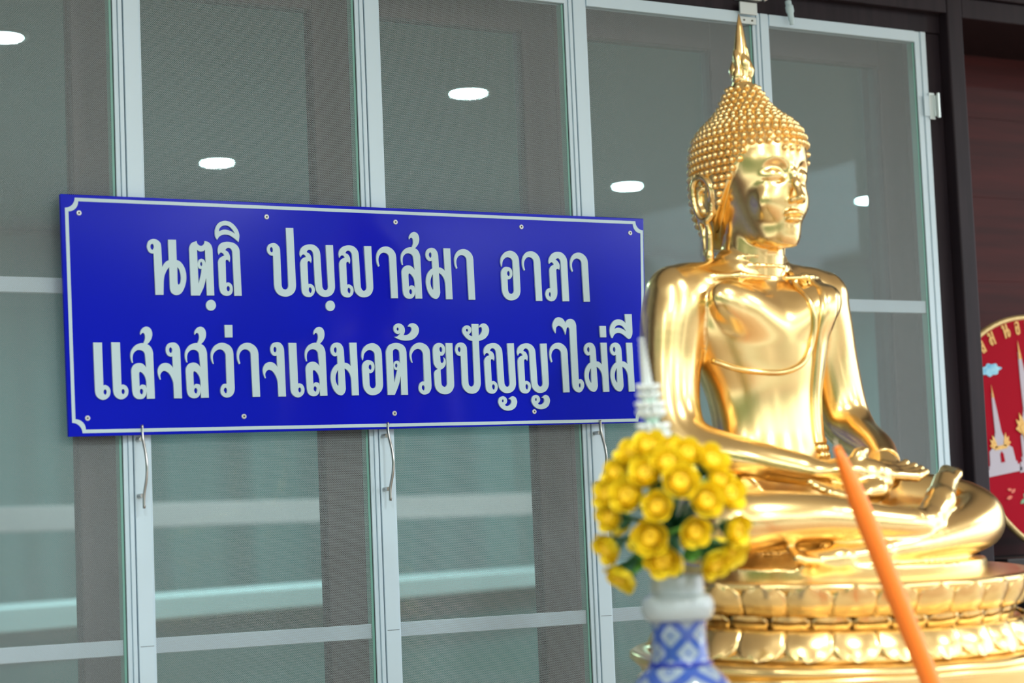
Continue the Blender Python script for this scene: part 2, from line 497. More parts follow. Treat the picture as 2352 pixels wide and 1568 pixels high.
# ---- aluminium insect-screen sashes
SASH = [('pale aluminium insect screen sash cut by the left edge of the photo', -1.005, -0.505),
        ('pale aluminium insect screen sash behind the left part of the blue sign', -0.505, 0.0),
        ('pale aluminium insect screen sash behind the right part of the blue sign', 0.0, 0.495),
        ('pale aluminium insect screen sash between the blue sign and the statue head', 0.495, 0.992),
        ('pale aluminium insect screen sash nearest the dark timber post', 0.992, 1.482)]
for i, (lab, x0, x1) in enumerate(SASH):
    t = thing('screen_sash', lab, 'window screen', (x0, 0.014, 0.04), 'insect screen sashes')
    w = x1 - x0
    lw = 0.027 if i == 4 else 0.036
    rw = 0.033 if i == 4 else 0.0185
    ztop = 2.433
    # left stile: flat face, raised inner lip
    MB().box(0.0012, lw - 0.005, -0.014, 0.012, 0.0, ztop).box(lw - 0.0048, lw, -0.010, 0.012, 0.0, ztop).build('left_stile', 'alu', t, bevel=.0012)
    MB().box(w - rw, w - rw * .5 - 0.0006, -0.010, 0.012, 0.0, ztop).box(w - rw * .5, w - 0.0012, -0.013, 0.012, 0.0, ztop).build('right_stile', 'alu', t, bevel=.0012)
    MB().box(w - rw - 0.0012, w - rw - 0.0002, -0.007, 0.010, 0.03, ztop - .027).build('dark_seam', 'groove', t)
    MB().box(w - rw - 0.006, w - rw - 0.0014, -0.006, 0.012, 0.03, ztop - .027).build('green_reflection', 'green_reflection', t)  # strip with the stile return's green reflection painted in as colour
    MB().box(lw + 0.0002, w - rw - 0.0002, -0.013, 0.012, 2.407, ztop).build('top_rail', 'alu', t, bevel=.0012)
    MB().box(lw + 0.0002, w - rw - 0.0002, -0.012, 0.012, 0.0, 0.03).build('bottom_rail', 'alu', t, bevel=.0012)
    for zt in (0.49, 1.140, 1.798):
        MB().box(lw + 0.0002, w - rw - 0.0062, -0.003, 0.010, zt - 0.028, zt).build('glazing_bar', 'alu', t, bevel=.001)
    MB().add([(lw + .0003, -0.0052, 0.031), (w - rw - .0003, -0.0052, 0.031), (w - rw - .0003, -0.0052, 2.406), (lw + .0003, -0.0052, 2.406)], [(0, 1, 2, 3)]).build('mesh_screen', 'screen', t)
    # small join marks on the stiles
    MB().box(0.004, lw - 0.006, -0.0144, -0.0139, 1.126, 1.1268).build('join_line', 'groove', t)
    if i in (1, 2, 3):
        # bowed pull handle on two short posts
        hx = 0.0095
        zt, zb = 1.568 - 0.04, 1.416 - 0.04
        pts = catmull([(hx, -0.034, zt), (hx, -0.035, zt - .022), (hx + .001, -0.046, zt - .055), (hx + .001, -0.050, zt - .078),
                       (hx + .001, -0.046, zt - .100), (hx, -0.036, zb + .025), (hx, -0.034, zb)], n=5)
        h = MB().tube(pts, 0.0042, 8, flat=.55).build('pull_handle', 'steel', t, smooth=True)
        for zz in (zt - .026, zb + .023):
            MB().lathe([(0.0042, 0), (0.0042, 0.020)], 10).build('post', 'steel', h, smooth=False).matrix_local = Matrix.Translation((hx - .002, -0.0142, zz)) @ Matrix.Rotation(math.radians(90), 4, 'X')
        for zz in (zt - .004, zb + .004):
            MB().lathe([(0.0022, 0), (0.0022, 0.0012)], 8).build('screw', 'screw_hole', h).matrix_local = Matrix.Translation((hx, -0.0362, zz)) @ Matrix.Rotation(math.radians(90), 4, 'X')
    if i == 4:
        hg = MB().box(w - 0.004, w + 0.012, -0.017, -0.0145, 2.225, 2.288).box(w + 0.010, w + 0.020, -0.022, -0.015, 2.232, 2.282).build('hinge', 'zinc', t, bevel=.001)
        MB().tube([(w + .015, -0.0262, 2.228), (w + .015, -0.0262, 2.286)], 0.0038, 10).build('pin', 'zinc', hg)
        MB().box(w - 0.020, w - 0.0045, -0.0165, -0.0145, 2.232, 2.280).build('leaf_plate', 'alu', hg)

# latch above the two right-hand sashes, and a white rubber stop
lt = thing('toggle_latch', 'small metal toggle latch on the lintel above the statue finial', 'latch', (0.957, 0.0, 2.452))
MB().box(-0.026, 0.020, -0.006, -0.0005, -0.008, 0.008).build('lower_plate', 'zinc', lt, bevel=.001)
MB().box(-0.028, 0.020, -0.012, -0.0062, 0.012, 0.040).build('catch', 'zinc', lt, bevel=.002)
MB().box(-0.030, 0.036, -0.010, 0.007, 0.046, 0.072).build('upper_plate', 'zinc', lt, bevel=.002)
MB().tube([(0.036, -0.016, .046), (0.044, -.016, .05), (0.046, -.016, .075)], .004, 8).build('bolt', 'steel', lt, smooth=True)
for x in (-.014, .008):
    MB().lathe([(.0022, 0), (.0022, .001)], 8).build('screw', 'screw_hole', lt).matrix_local = Matrix.Translation((x, -.0062, 0)) @ Matrix.Rotation(math.radians(90), 4, 'X')
st = MB().tube(catmull([(0, 0, 0.022), (0.0, -.002, 0.012), (0.001, -.004, 0.0), (0.003, -.005, -0.02), (0.005, -.004, -0.034)], n=4),
               [0.004] + [0.0075] * 5 + [0.0095] * 4 + [0.007] * 4 + [0.005] * 3, 12).build('rubber_stop', 'letter', smooth=True, loc=(1.064, -0.012, 2.484))
tag(st, 'pale drop-shaped stop on the dark lintel right of the finial', 'door stop')

GLYPHS = {
 'no_nu': ['-156,-3* -173,764* -202,760 -261,787 -294,858 -297,909 -272,983 -216,1021 -151,1031 -81,1008 -33,958 -21,888* -13,516* 33,584 78,627 122,646* 116,1029* 275,1033* 278,654* 341,630 405,559 448,456 459,342 445,228 403,113 345,34 279,3 213,7 159,45 135,106 130,199* 126,518* 73,451 28,352 10,238* 0,0*', '-197,942 -170,922 -164,878 -187,833 -219,842 -233,881 -224,924', '285,524* 325,474 350,371 351,298 335,225 306,196 287,213 282,286*'],
 'to_tao': ['-465,-10* -475,808* -477,853 -462,923 -415,980 -325,1016* -312,968 -276,935 -233,928 -196,946 -170,985 -164,1022* -90,1002 -39,955 -14,886 -10,834* 0,0* -148,-3* -155,329* -171,266 -214,138 -289,-7*', '-321,851* -285,828 -243,821 -193,831 -161,858* -155,571* -163,622 -192,667 -238,685 -284,665 -311,612 -314,549 -293,504 -253,491 -237,496* -256,390 -287,286 -309,211* -321,790*', '-245,629 -225,603 -226,569 -245,543 -264,568 -264,602'],
 'tho_thung': ['-149,-3* -164,795* -166,841 -192,885 -241,903 -285,886 -311,856* -256,825 -224,768 -214,712 -225,633* -249,663 -277,676 -305,661 -309,629* -308,236* -268,248 -219,229 -186,181 -178,112 -200,42 -251,3 -307,-7 -368,6 -422,54 -447,140 -452,209* -459,589* -458,636 -438,682 -395,724 -329,755* -350,789 -393,809 -424,793 -441,765* -457,815 -456,878 -432,943 -369,995 -281,1015 -194,1012 -108,985 -47,932 -18,864 -15,800* 0,0*', '-264,179 -240,157 -235,122 -251,87 -279,81 -299,109 -301,146 -285,173'],
 'sara_i': ['-436,25* -469,88 -476,168 -464,238 -425,315 -355,370 -262,393 -163,375 -77,317 -11,232 20,140 15,70 0,0* -49,39 -110,83 -183,121 -270,132 -338,118 -395,85*', '-392,185* -384,236 -339,284 -264,306 -190,293 -123,240 -64,149* -131,191 -205,216 -279,225 -342,211'],
 'phinthu': ['3,101 53,88 86,53 100,2 86,-50 48,-88 -2,-102 -51,-92 -86,-56 -98,-2 -86,47 -48,86'],
 'po_pla': ['-155,-4* 0,0* 20,-1074* 18,-1130 -3,-1209 -61,-1277 -142,-1316 -215,-1326 -300,-1311 -371,-1268 -417,-1196 -432,-1129 -435,-1063* -439,-549* -492,-542 -545,-496 -562,-441 -557,-391 -516,-333 -436,-305 -369,-317 -310,-371 -292,-432 -290,-488* -282,-1070* -279,-1126 -253,-1175 -198,-1189 -155,-1162 -139,-1111 -139,-1066*', '-469,-382 -445,-404 -438,-443 -454,-482 -478,-483 -499,-450 -496,-405'],
 'yo_ying': ['-157,-5* 0,0* 13,-774* 9,-842 -22,-922 -86,-982 -175,-1010 -262,-1004 -335,-963 -388,-896 -404,-818 -413,-734* -425,-197* -436,-152 -471,-114 -514,-106 -552,-126 -569,-157* -517,-178 -482,-227 -469,-289 -480,-361* -504,-333 -532,-325 -554,-343 -559,-377* -553,-774* -519,-764 -465,-786 -429,-830 -421,-897 -446,-965 -504,-1012 -566,-1021 -633,-1003 -680,-954 -696,-887 -700,-825* -710,-409* -706,-353 -676,-296 -631,-263 -585,-250* -605,-214 -641,-201 -679,-222 -695,-257* -713,-207 -711,-150 -680,-82 -611,-28 -511,-2 -412,-10 -339,-53 -292,-119 -279,-193 -277,-238* -260,-781* -255,-826 -226,-872 -189,-883 -151,-863 -134,-817 -134,-777*', '-516,-830 -489,-854 -481,-887 -497,-933 -520,-941 -543,-911 -548,-872 -538,-841'],
 'sara_aa': ['-152,-3* -166,799* -177,841 -221,880 -283,894 -341,873 -384,825 -405,764 -403,699 -385,629* -411,610* -442,688 -450,772 -440,856 -395,941 -320,998 -231,1017 -153,1003 -76,956 -27,888 -11,813 -10,776* 0,0*'],
 'so_suea': ['-154,-3* -156,135* -169,69 -220,7 -289,-9 -357,4 -408,54 -428,129 -432,185* -442,493* -435,550 -396,612 -341,644 -283,652 -225,640 -179,604 -152,567* -168,792* -175,830 -210,873 -278,892 -342,876 -392,827 -410,766 -411,700 -404,655* -425,658* -446,727 -450,802 -432,878 -376,955 -306,999 -236,1016 -196,1015* -165,1084 -159,1141 -171,1188 -197,1207 -224,1195 -244,1168* -252,1203 -234,1256 -187,1305 -128,1323 -70,1304 -32,1254 -20,1183 -36,1107 -76,1045 -123,998* -74,969 -34,914 -13,839 -12,797* 0,0*', '-290,479 -268,493 -222,462 -177,397 -156,313* -156,191* -173,238 -220,257 -257,253 -291,221* -295,441*', '-258,181 -229,163 -221,129 -236,86 -254,76 -279,99 -289,132 -279,168'],
 'mo_ma': ['-150,-3* -153,268* -159,346 -186,423 -237,488 -293,520* -280,172* -281,117 -304,55 -346,11 -390,0 -460,24 -523,89 -567,181 -591,289 -590,374 -571,460 -530,531 -480,583 -435,610* -439,765* -473,752 -512,757 -554,794 -578,856 -571,926 -533,986 -470,1015 -417,1018 -356,995 -314,942 -297,880 -294,834* -288,631* -240,625 -192,599 -156,565* -169,1019* -14,1021* 0,0*', '-474,929 -450,910 -443,880 -450,840 -470,816 -491,831 -506,866 -500,905', '-431,491* -464,439 -487,377 -492,307 -481,245 -453,191 -438,184* -432,207*'],
 'o_ang': ['-200,676* -220,737 -223,785 -206,866 -158,936 -88,989 4,1015 85,1003 157,959 204,890 219,813* 224,235* 216,162 177,80 101,24 0,0 -90,16 -160,73 -202,154 -214,235* -221,518* -212,591 -174,648 -118,681 -68,682 -10,669 30,633 50,576 47,527 28,478 -5,442 -42,428 -72,433* -70,235* -65,186 -39,145 6,133 47,154 67,194 70,218* 65,763* 61,812 30,856 -38,880 -97,867 -153,822 -178,769 -188,713', '-44,600 -22,588 -10,551 -18,511 -39,493 -66,510 -78,543 -67,583'],
 'pho_samphao': ['-163,-3* -169,806* -178,844 -211,880 -246,885 -273,871 -293,851* -257,834 -216,790 -197,731 -210,644* -235,662 -266,663 -286,642* -280,197* -288,130 -314,62 -360,13 -422,-9 -483,-1 -542,43 -569,109 -568,161 -546,214 -501,252 -448,261* -452,626* -441,671 -403,717 -341,749* -361,786 -391,797 -422,787 -449,762* -462,797 -456,850 -429,911 -373,972 -301,1008 -222,1018 -143,1006 -75,963 -29,901 -12,841 -9,804* 0,0*', '-467,180 -444,164 -437,134 -445,97 -461,80 -482,100 -489,133 -482,163'],
 'sara_e': ['0,0* 165,0* 173,-775* 208,-770 258,-790 292,-833 305,-886 289,-962 232,-1019 162,-1040 92,-1019 39,-966 18,-895 15,-837*', '206,-850 228,-866 237,-895 224,-933 202,-948 179,-924 173,-890 184,-861'],
 'ngo_ngu': ['-156,1* -158,217* -166,304 -204,402 -259,475 -331,507 -383,484 -415,431 -413,387 -404,348* -423,345* -451,421 -462,489 -453,547 -415,610 -358,645 -295,653 -234,636 -188,597 -161,558* -168,775* -204,768 -250,787 -285,840 -294,899 -282,957 -239,1011 -155,1032 -88,1018 -38,969 -16,911 -11,872* 0,0*', '-197,943 -171,919 -168,880 -181,846 -202,836 -225,860 -230,899 -218,933'],
 'wo_waen': ['-12,798* -22,832 -63,882 -131,901 -201,876 -250,826 -273,766 -270,697 -256,626* -274,628* -302,697 -313,776 -302,855 -252,944 -171,1004 -80,1025 10,1006 84,962 130,893 143,819* 150,175* 137,105 86,31 0,0 -74,15 -125,66 -137,135 -119,204 -72,252 -8,259*', '-37,187 -11,165 -3,135 -13,91 -35,78 -58,101 -72,135 -60,170'],
 'mai_ek': ['-4,236* 154,238* 152,2* 0,0*'],
 'do_dek': ['-449,-1* -455,794* -453,845 -430,908 -384,970 -312,1005 -230,1018 -149,1009 -68,973 -18,911 -1,839* 0,0* -149,0* -149,371* -180,247 -225,133 -295,-1*', '-304,826* -297,867 -258,896 -212,894 -172,869 -156,827* -151,609* -169,651 -215,671 -262,655 -293,609 -298,557 -280,505 -240,485 -217,490* -250,381 -297,231* -305,785*', '-235,614 -215,593 -214,562 -232,531 -255,542 -262,573 -253,604'],
 'mai_tho': ['-273,69* -208,83 -166,114 -143,146* -183,127 -235,139 -274,181 -286,232 -270,290 -221,327 -162,338 -93,313 -48,262 -37,199 -47,152 -72,107* -1,111 71,149 114,206 110,253 82,276 35,278* 78,331 150,346 225,318 270,261 277,198 253,130 191,61 106,16 0,0 -106,6 -198,31', '-193,256 -172,239 -171,213 -192,192 -212,202 -220,226 -209,249'],
 'yo_yak': ['65,1018* 218,1017* 223,228* 214,144 164,60 84,10 0,0 -89,18 -170,76 -211,165 -219,238* -222,405 -205,452 -171,484 -132,500* -180,536 -219,604 -228,677* -233,845 -224,918 -191,976 -136,1011 -76,1019 -11,999 35,947 47,879 29,815 -9,773 -45,764 -72,771* -70,678 -63,636 -33,618 -3,637 11,679 5,736* 42,689 53,626 30,563 -14,516 -75,484* -68,227* -53,175 0,144 43,165 65,207*', '-49,939 -23,915 -19,873 -36,836 -60,841 -80,867 -83,909 -70,932'],
 'po_pla_mai': ['61,1400* 220,1400* 215,1165* 262,1206 298,1271 292,1324 262,1339 225,1323* 258,1382 327,1415 400,1395 450,1337 459,1262 427,1176 343,1101 213,1057* 219,251* 213,177 174,81 98,18 0,0 -96,24 -172,92 -208,177 -212,261* -218,756* -245,754 -298,777 -335,840 -337,903 -314,972 -264,1012 -197,1023 -125,1000 -79,943 -70,874* -67,250* -58,182 -18,145 25,148 59,182 71,229* 66,1055* -24,1081 -106,1149 -150,1212 -159,1270 -141,1323 -85,1363 -24,1367 30,1336 56,1283 31,1225 -13,1187* 16,1166 64,1149*', '-51,1301 -27,1285 -22,1266 -39,1240 -59,1245 -74,1266 -70,1289', '-243,936 -220,913 -215,878 -229,836 -251,830 -274,862 -278,893 -264,925'],
 'ying_base': ['-76,121* -40,144 -21,179 -19,209 -40,260 -92,290 -139,288 -193,260 -221,200 -216,140 -172,69 -93,16 0,0 95,17 174,67 213,148 216,198 189,259 137,290 90,285 19,234* 58,229 82,199 76,153 41,113 -13,96 -54,100', '-115,230 -96,210 -97,184 -119,166 -138,184 -137,210'],
 'sara_ai': ['-503,1212* -545,1274 -570,1350 -563,1415 -521,1492 -461,1538 -397,1545 -327,1522 -278,1474 -258,1425* -234,1469 -187,1506 -128,1517 -64,1501 -15,1451 5,1385 5,1347* 10,266* 66,272 116,234 139,168 122,92 66,21 0,0 -76,27 -130,92 -149,179 -151,244* -161,1301* -176,1333 -208,1342 -235,1311 -247,1256 -264,1185* -295,1266 -343,1337 -416,1371 -478,1340 -493,1286', '36,192 54,168 57,136 38,101 16,109 8,147 16,179'],
 'sara_ii': ['-83,524* 93,527* 94,165* 83,94 44,24 0,0* -41,17 -115,74 -196,116 -279,127 -351,101 -395,53 -411,18* -438,20* -469,99 -475,192 -445,285 -378,368 -292,408 -208,408 -126,378 -70,332*', '-356,207* -328,258 -257,290 -174,278 -113,232 -65,157* -136,202 -218,230 -288,235'],
}
TEXT = [('no_nu', -4476, 18073), ('to_tao', -3467, 18082), ('tho_thung', -2911, 18088), ('sara_i', -2943, 19108), ('phinthu', -3539, 17899), ('po_pla', -1799, 19418), ('yo_ying', -964, 19116), ('phinthu', -1064, 17936), ('yo_ying', -133, 19126), ('sara_aa', 420, 18113), ('so_suea', 962, 18118), ('mo_ma', 1651, 18118), ('sara_aa', 2172, 18120), ('o_ang', 3018, 18124), ('sara_aa', 3757, 18129), ('pho_samphao', 4409, 18135), ('sara_aa', 4918, 18137), ('sara_e', -5852, 17176), ('sara_e', -5509, 17184), ('so_suea', -4697, 16156), ('ngo_ngu', -4166, 16160), ('so_suea', -3635, 16170), ('wo_waen', -3259, 16172), ('mai_ek', -3274, 17297), ('sara_aa', -2595, 16185), ('ngo_ngu', -2061, 16188), ('sara_e', -1975, 17209), ('so_suea', -1189, 16201), ('mo_ma', -513, 16207), ('o_ang', -204, 16207), ('do_dek', 563, 16214), ('mai_tho', 581, 17280), ('wo_waen', 946, 16219), ('yo_yak', 1388, 16223), ('po_pla_mai', 2003, 16232), ('yo_ying', 3032, 17253), ('ying_base', 2837, 15889), ('yo_ying', 3816, 17256), ('ying_base', 3620, 15914), ('sara_aa', 4323, 16258), ('sara_ai', 4547, 16254), ('mo_ma', 5301, 16266), ('mai_ek', 5134, 17398), ('mo_ma', 5943, 16272), ('sara_ii', 5855, 17369)]
SIGN = [(-6398, 19869), (6387, 19937), (6245, 15622), (-6337, 15478)]
LINE = [(-6286, 19778), (6326, 19842), (6171, 15677), (-6238, 15570)]
SCREWS = [(-6054, 19534), (-2337, 19615), (437, 19626), (3342, 19643), (6024, 19617), (-5980, 15810), (-2926, 15819), (265, 15854), (3470, 15868), (6076, 15961)]

# ================================================================ blue sign with raised Thai lettering
def curve_mesh(name, loops, depth, bevel=0.0):
    """fill closed (x, z) loops (holes allowed) and give them thickness along y"""
    cu = bpy.data.curves.new(name, 'CURVE')
    cu.dimensions = '2D'
    cu.fill_mode = 'BOTH'
    cu.extrude = depth / 2
    cu.bevel_depth = bevel
    cu.bevel_resolution = 0
    for lp in loops:
        sp = cu.splines.new('POLY')
        sp.points.add(len(lp) - 1)
        for p, (x, z) in zip(sp.points, lp):
            p.co = (x, z, 0, 1)
        sp.use_cyclic_u = True
    tmp = bpy.data.objects.new(name, cu)
    COL.objects.link(tmp)
    dg = bpy.context.evaluated_depsgraph_get()
    me = bpy.data.meshes.new_from_object(tmp.evaluated_get(dg))
    bpy.data.objects.remove(tmp)
    bpy.data.curves.remove(cu)
    me.transform(Matrix.Rotation(math.radians(90), 4, 'X'))
    me.name = name
    return me


def glyph_loops(cs):
    res = []
    for c in cs:
        pts = []
        for t in c.split():
            k = t.endswith('*')
            x, y = t.rstrip('*').split(',')
            pts.append((float(x) * 1e-4, float(y) * 1e-4, k))
        n = len(pts)
        cor = [i for i in range(n) if pts[i][2]]
        if not cor:
            res.append([p[:2] for p in catmull([q[:2] for q in pts], True, 5)])
            continue
        lp = []
        for a, i0 in enumerate(cor):
            i1 = cor[(a + 1) % len(cor)]
            seg, i = [pts[i0][:2]], i0
            while True:
                i = (i + 1) % n
                seg.append(pts[i][:2])
                if i == i1:
                    break
            lp += (catmull(seg, False, 5)[:-1] if len(seg) > 2 else [seg[0]])
        res.append(lp)
    return res


SIGN_Y = -0.018
sx0 = sum(p[0] for p in SIGN) / 4e4
sz0 = min(p[1] for p in SIGN) / 1e4
sign = thing('sign_board', 'blue acrylic sign with raised pale Thai lettering fixed across the window screens', 'sign', (sx0, SIGN_Y, sz0))
q = [(a / 1e4 - sx0, b / 1e4 - sz0) for a, b in SIGN]
MB().prism([q[3], q[2], q[1], q[0]], 0.0, 0.008).build('panel', 'blue', sign, bevel=.0012)

# border line with scooped corners
L = [np.array((a / 1e4 - sx0, b / 1e4 - sz0)) for a, b in LINE]
def ring(off, rr):
    pts = []
    for i in range(4):
        p, pr, nx = L[i], L[i - 1], L[(i + 1) % 4]
        a = (pr - p) / np.linalg.norm(pr - p)
        b = (nx - p) / np.linalg.norm(nx - p)
        c = p + off * a + off * b
        for k in range(9):
            t = math.pi / 2 * k / 8
            pts.append(tuple(c + a * rr * math.cos(t) + b * rr * math.sin(t)))
    return pts
lm = curve_mesh('border_line', [ring(-0.0032, 0.0190), ring(0.0032, 0.0190)], 0.0006)
obj('border_line', lm, 'letter', sign, loc=(0, -0.0004, 0))

glyph_me = {}
for g_, ax, az in TEXT:
    if g_ not in glyph_me:
        glyph_me[g_] = curve_mesh('letter', glyph_loops(GLYPHS[g_]), 0.0034)
    obj('letter', glyph_me[g_], 'letter', sign, loc=(ax / 1e4 - sx0, -0.0019, az / 1e4 - sz0))

cap = MB().lathe([(0.0050, 0.0), (0.0050, 0.0009), (0.0040, 0.0018), (0.0022, 0.0018), (0.0021, 0.0010)], 16).mesh('screw_cap')
pin = MB().lathe([(0.0018, 0.0), (0.0018, 0.0013)], 10).mesh('screw_head')
for x, zz in SCREWS:
    o = obj('screw_cap', cap, 'screw', sign)
    o.matrix_local = Matrix.Translation((x / 1e4 - sx0, -0.0001, zz / 1e4 - sz0)) @ Matrix.Rotation(math.radians(90), 4, 'X')
    obj('screw_head', pin, 'screw_hole', o)

# ================================================================ golden seated Buddha statue
CY_ = -.212                              # centre of the throne behind / before the axis
XS, YS, ZT = 0.352, -0.75, 0.95       # axis of the statue, table height

class Field:
    """signed distance grid with smooth union / subtraction"""
    def __init__(s, lo, hi, h):
        s.lo, s.h = np.array(lo, np.float32), h
        n = np.ceil((np.array(hi) - np.array(lo)) / h).astype(int) + 1
        s.ax = [(lo[i] + h * np.arange(n[i])).astype(np.float32) for i in range(3)]
        s.F = np.full(n, 0.05, np.float32)

    def _win(s, lo, hi):
        sl, g = [], []
        for i in range(3):
            a = int(np.clip(np.searchsorted(s.ax[i], lo[i]), 0, len(s.ax[i])))
            b = int(np.clip(np.searchsorted(s.ax[i], hi[i]), 0, len(s.ax[i])))
            sl.append(slice(a, b))
            g.append(s.ax[i][a:b])
        X = g[0][:, None, None]
        Y = g[1][None, :, None]
        Z = g[2][None, None, :]
        return tuple(sl), X, Y, Z

    def put(s, fn, lo, hi, k=0.01, sub=False):
        m = k + 0.03
        sl, X, Y, Z = s._win([a - m for a in lo], [a + m for a in hi])
        A = s.F[sl]
        if A.size == 0:
            return
        D = fn(X, Y, Z).astype(np.float32)
        if sub:
            D = -D
            hh = np.clip(0.5 - 0.5 * (D - A) / k, 0, 1)
            s.F[sl] = D + (A - D) * hh + k * hh * (1 - hh)
        else:
            hh = np.clip(0.5 + 0.5 * (D - A) / k, 0, 1)
            s.F[sl] = D + (A - D) * hh - k * hh * (1 - hh)

    def cone(s, p, q, r1, r2, k=0.01, sub=False, flat=(1, 1, 1)):
        p, q = np.array(p, float), np.array(q, float)
        fl = np.array(flat, float)
        d = (q - p) * fl
        L2 = max(float(d @ d), 1e-9)
        R = max(r1, r2) / min(fl)

        def fn(X, Y, Z):
            x, y, z_ = (X - p[0]) * fl[0], (Y - p[1]) * fl[1], (Z - p[2]) * fl[2]
            t = np.clip((x * d[0] + y * d[1] + z_ * d[2]) / L2, 0, 1)
            return np.sqrt((x - t * d[0]) ** 2 + (y - t * d[1]) ** 2 + (z_ - t * d[2]) ** 2) - (r1 + (r2 - r1) * t)
        s.put(fn, np.minimum(p, q) - R, np.maximum(p, q) + R, k, sub)

    def chain(s, pts, rad, k=0.01, sub=False, flat=(1, 1, 1)):
        for i in range(len(pts) - 1):
            s.cone(pts[i], pts[i + 1], rad[i], rad[i + 1], k, sub, flat)

    def ell(s, c, ab, k=0.01, sub=False, rot=None):
        c, ab = np.array(c, float), np.array(ab, float)
        Rm = np.eye(3) if rot is None else np.array(Matrix.Rotation(rot[1], 3, rot[0]))
        mr = max(ab)

        def fn(X, Y, Z):
            x, y, z_ = X - c[0], Y - c[1], Z - c[2]
            u = (Rm[0, 0] * x + Rm[1, 0] * y + Rm[2, 0] * z_) / ab[0]
            v = (Rm[0, 1] * x + Rm[1, 1] * y + Rm[2, 1] * z_) / ab[1]
            w = (Rm[0, 2] * x + Rm[1, 2] * y + Rm[2, 2] * z_) / ab[2]
            k0 = np.sqrt(u * u + v * v + w * w) + 1e-6
            k1 = np.sqrt((u / ab[0]) ** 2 + (v / ab[1]) ** 2 + (w / ab[2]) ** 2) + 1e-6
            return k0 * (k0 - 1) / k1
        s.put(fn, c - mr, c + mr, k, sub)

    def loft(s, prof, k=0.01, cap=0.01):
        """stack of ellipses: rows of (z, a, b, cy)"""
        P = np.array(prof, float)
        zs = np.linspace(P[0, 0], P[-1, 0], 160)
        C = np.array(catmull([tuple(r) for r in P], False, 12))
        a, b, cy = (np.interp(zs, C[:, 0], C[:, i]) for i in (1, 2, 3))
        amax = max(a.max(), (b + abs(cy)).max())

        def fn(X, Y, Z):
            A, B, CY = (np.interp(Z.ravel(), zs, t).reshape(Z.shape) for t in (a, b, cy))
            x, y = X / A, (Y - CY) / B
            k0 = np.sqrt(x * x + y * y) + 1e-6
            k1 = np.sqrt((x / A) ** 2 + (y / B) ** 2) + 1e-6
            d = k0 * (k0 - 1) / k1
            e = np.maximum(P[0, 0] - Z, Z - P[-1, 0])
            return np.maximum(d, e)
        s.put(fn, (-amax, -amax, P[0, 0]), (amax, amax, P[-1, 0]), k)

    def front(s, x, z_):
        """y of the first surface met when looking along +y"""
        fx = np.clip((x - s.lo[0]) / s.h, 0, len(s.ax[0]) - 2)
        fz = np.clip((z_ - s.lo[2]) / s.h, 0, len(s.ax[2]) - 2)
        i, j = int(fx), int(fz)
        u, v = fx - i, fz - j
        c = (s.F[i, :, j] * (1 - u) * (1 - v) + s.F[i + 1, :, j] * u * (1 - v) + s.F[i, :, j + 1] * (1 - u) * v + s.F[i + 1, :, j + 1] * u * v)
        n = np.argmax(c < 0)
        if c[n] >= 0:
            return None
        if n == 0:
            return float(s.ax[1][0])
        t = c[n - 1] / (c[n - 1] - c[n])
        return float(s.ax[1][n - 1] + t * s.h)

    def val(s, p):
        i = [int(np.clip(round((p[a] - s.lo[a]) / s.h), 0, len(s.ax[a]) - 1)) for a in range(3)]
        return float(s.F[i[0], i[1], i[2]])

    def mesh(s, name, off, smooth=2):
        F = s.F
        S = F < 0
        n = F.shape
        tot = np.zeros([m - 1 for m in n], np.int8)
        for a in (0, 1):
            for b in (0, 1):
                for c in (0, 1):
                    tot += S[a:n[0] - 1 + a, b:n[1] - 1 + b, c:n[2] - 1 + c]
        act = np.argwhere((tot > 0) & (tot < 8))
        idx = np.full(tot.shape, -1, np.int32)
        idx[act[:, 0], act[:, 1], act[:, 2]] = np.arange(len(act))
        acc = np.zeros((len(act), 3))
        cnt = np.zeros(len(act))
        for ax in range(3):
            o1, o2 = [i for i in range(3) if i != ax]
            for a in (0, 1):
                for b in (0, 1):
                    c0 = act.copy()
                    c0[:, o1] += a
                    c0[:, o2] += b
                    c1 = c0.copy()
                    c1[:, ax] += 1
                    va = F[c0[:, 0], c0[:, 1], c0[:, 2]]
                    vb = F[c1[:, 0], c1[:, 1], c1[:, 2]]
                    m = (va < 0) != (vb < 0)
                    t = va[m] / (va[m] - vb[m])
                    p = c0[m].astype(float)
                    p[:, ax] += t
                    acc[m] += p
                    cnt[m] += 1
        V = acc / cnt[:, None] * s.h + s.lo
        faces = []
        for ax in range(3):
            o1, o2 = (ax + 1) % 3, (ax + 2) % 3
            A = np.moveaxis(S, (ax, o1, o2), (0, 1, 2))
            I = np.moveaxis(idx, (ax, o1, o2), (0, 1, 2))
            ch = A[:-1, 1:-1, 1:-1] != A[1:, 1:-1, 1:-1]
            e = np.argwhere(ch)
            i, j, k = e[:, 0], e[:, 1] + 1, e[:, 2] + 1
            qd = np.stack([I[i, j - 1, k - 1], I[i, j, k - 1], I[i, j, k], I[i, j - 1, k]], 1)
            inn = A[i, j, k]
            qd[~inn] = qd[~inn][:, ::-1]
            faces.append(qd)
        Q = np.concatenate(faces)
        E = np.concatenate([Q[:, [0, 1]], Q[:, [1, 2]], Q[:, [2, 3]], Q[:, [3, 0]]])
        deg = np.bincount(E.ravel(), minlength=len(V)).astype(float)[:, None]
        for it in range(smooth * 2):
            lam = 0.55 if it % 2 == 0 else -0.3
            acc = np.zeros_like(V)
            for c in range(3):
                acc[:, c] = np.bincount(E[:, 0], V[E[:, 1], c], len(V)) + np.bincount(E[:, 1], V[E[:, 0], c], len(V))
            V = V + lam * (acc / np.maximum(deg, 1) - V)
        V = V + np.array(off)
        me = bpy.data.meshes.new(name)
        me.vertices.add(len(V))
        me.vertices.foreach_set('co', V.astype(np.float32).ravel())
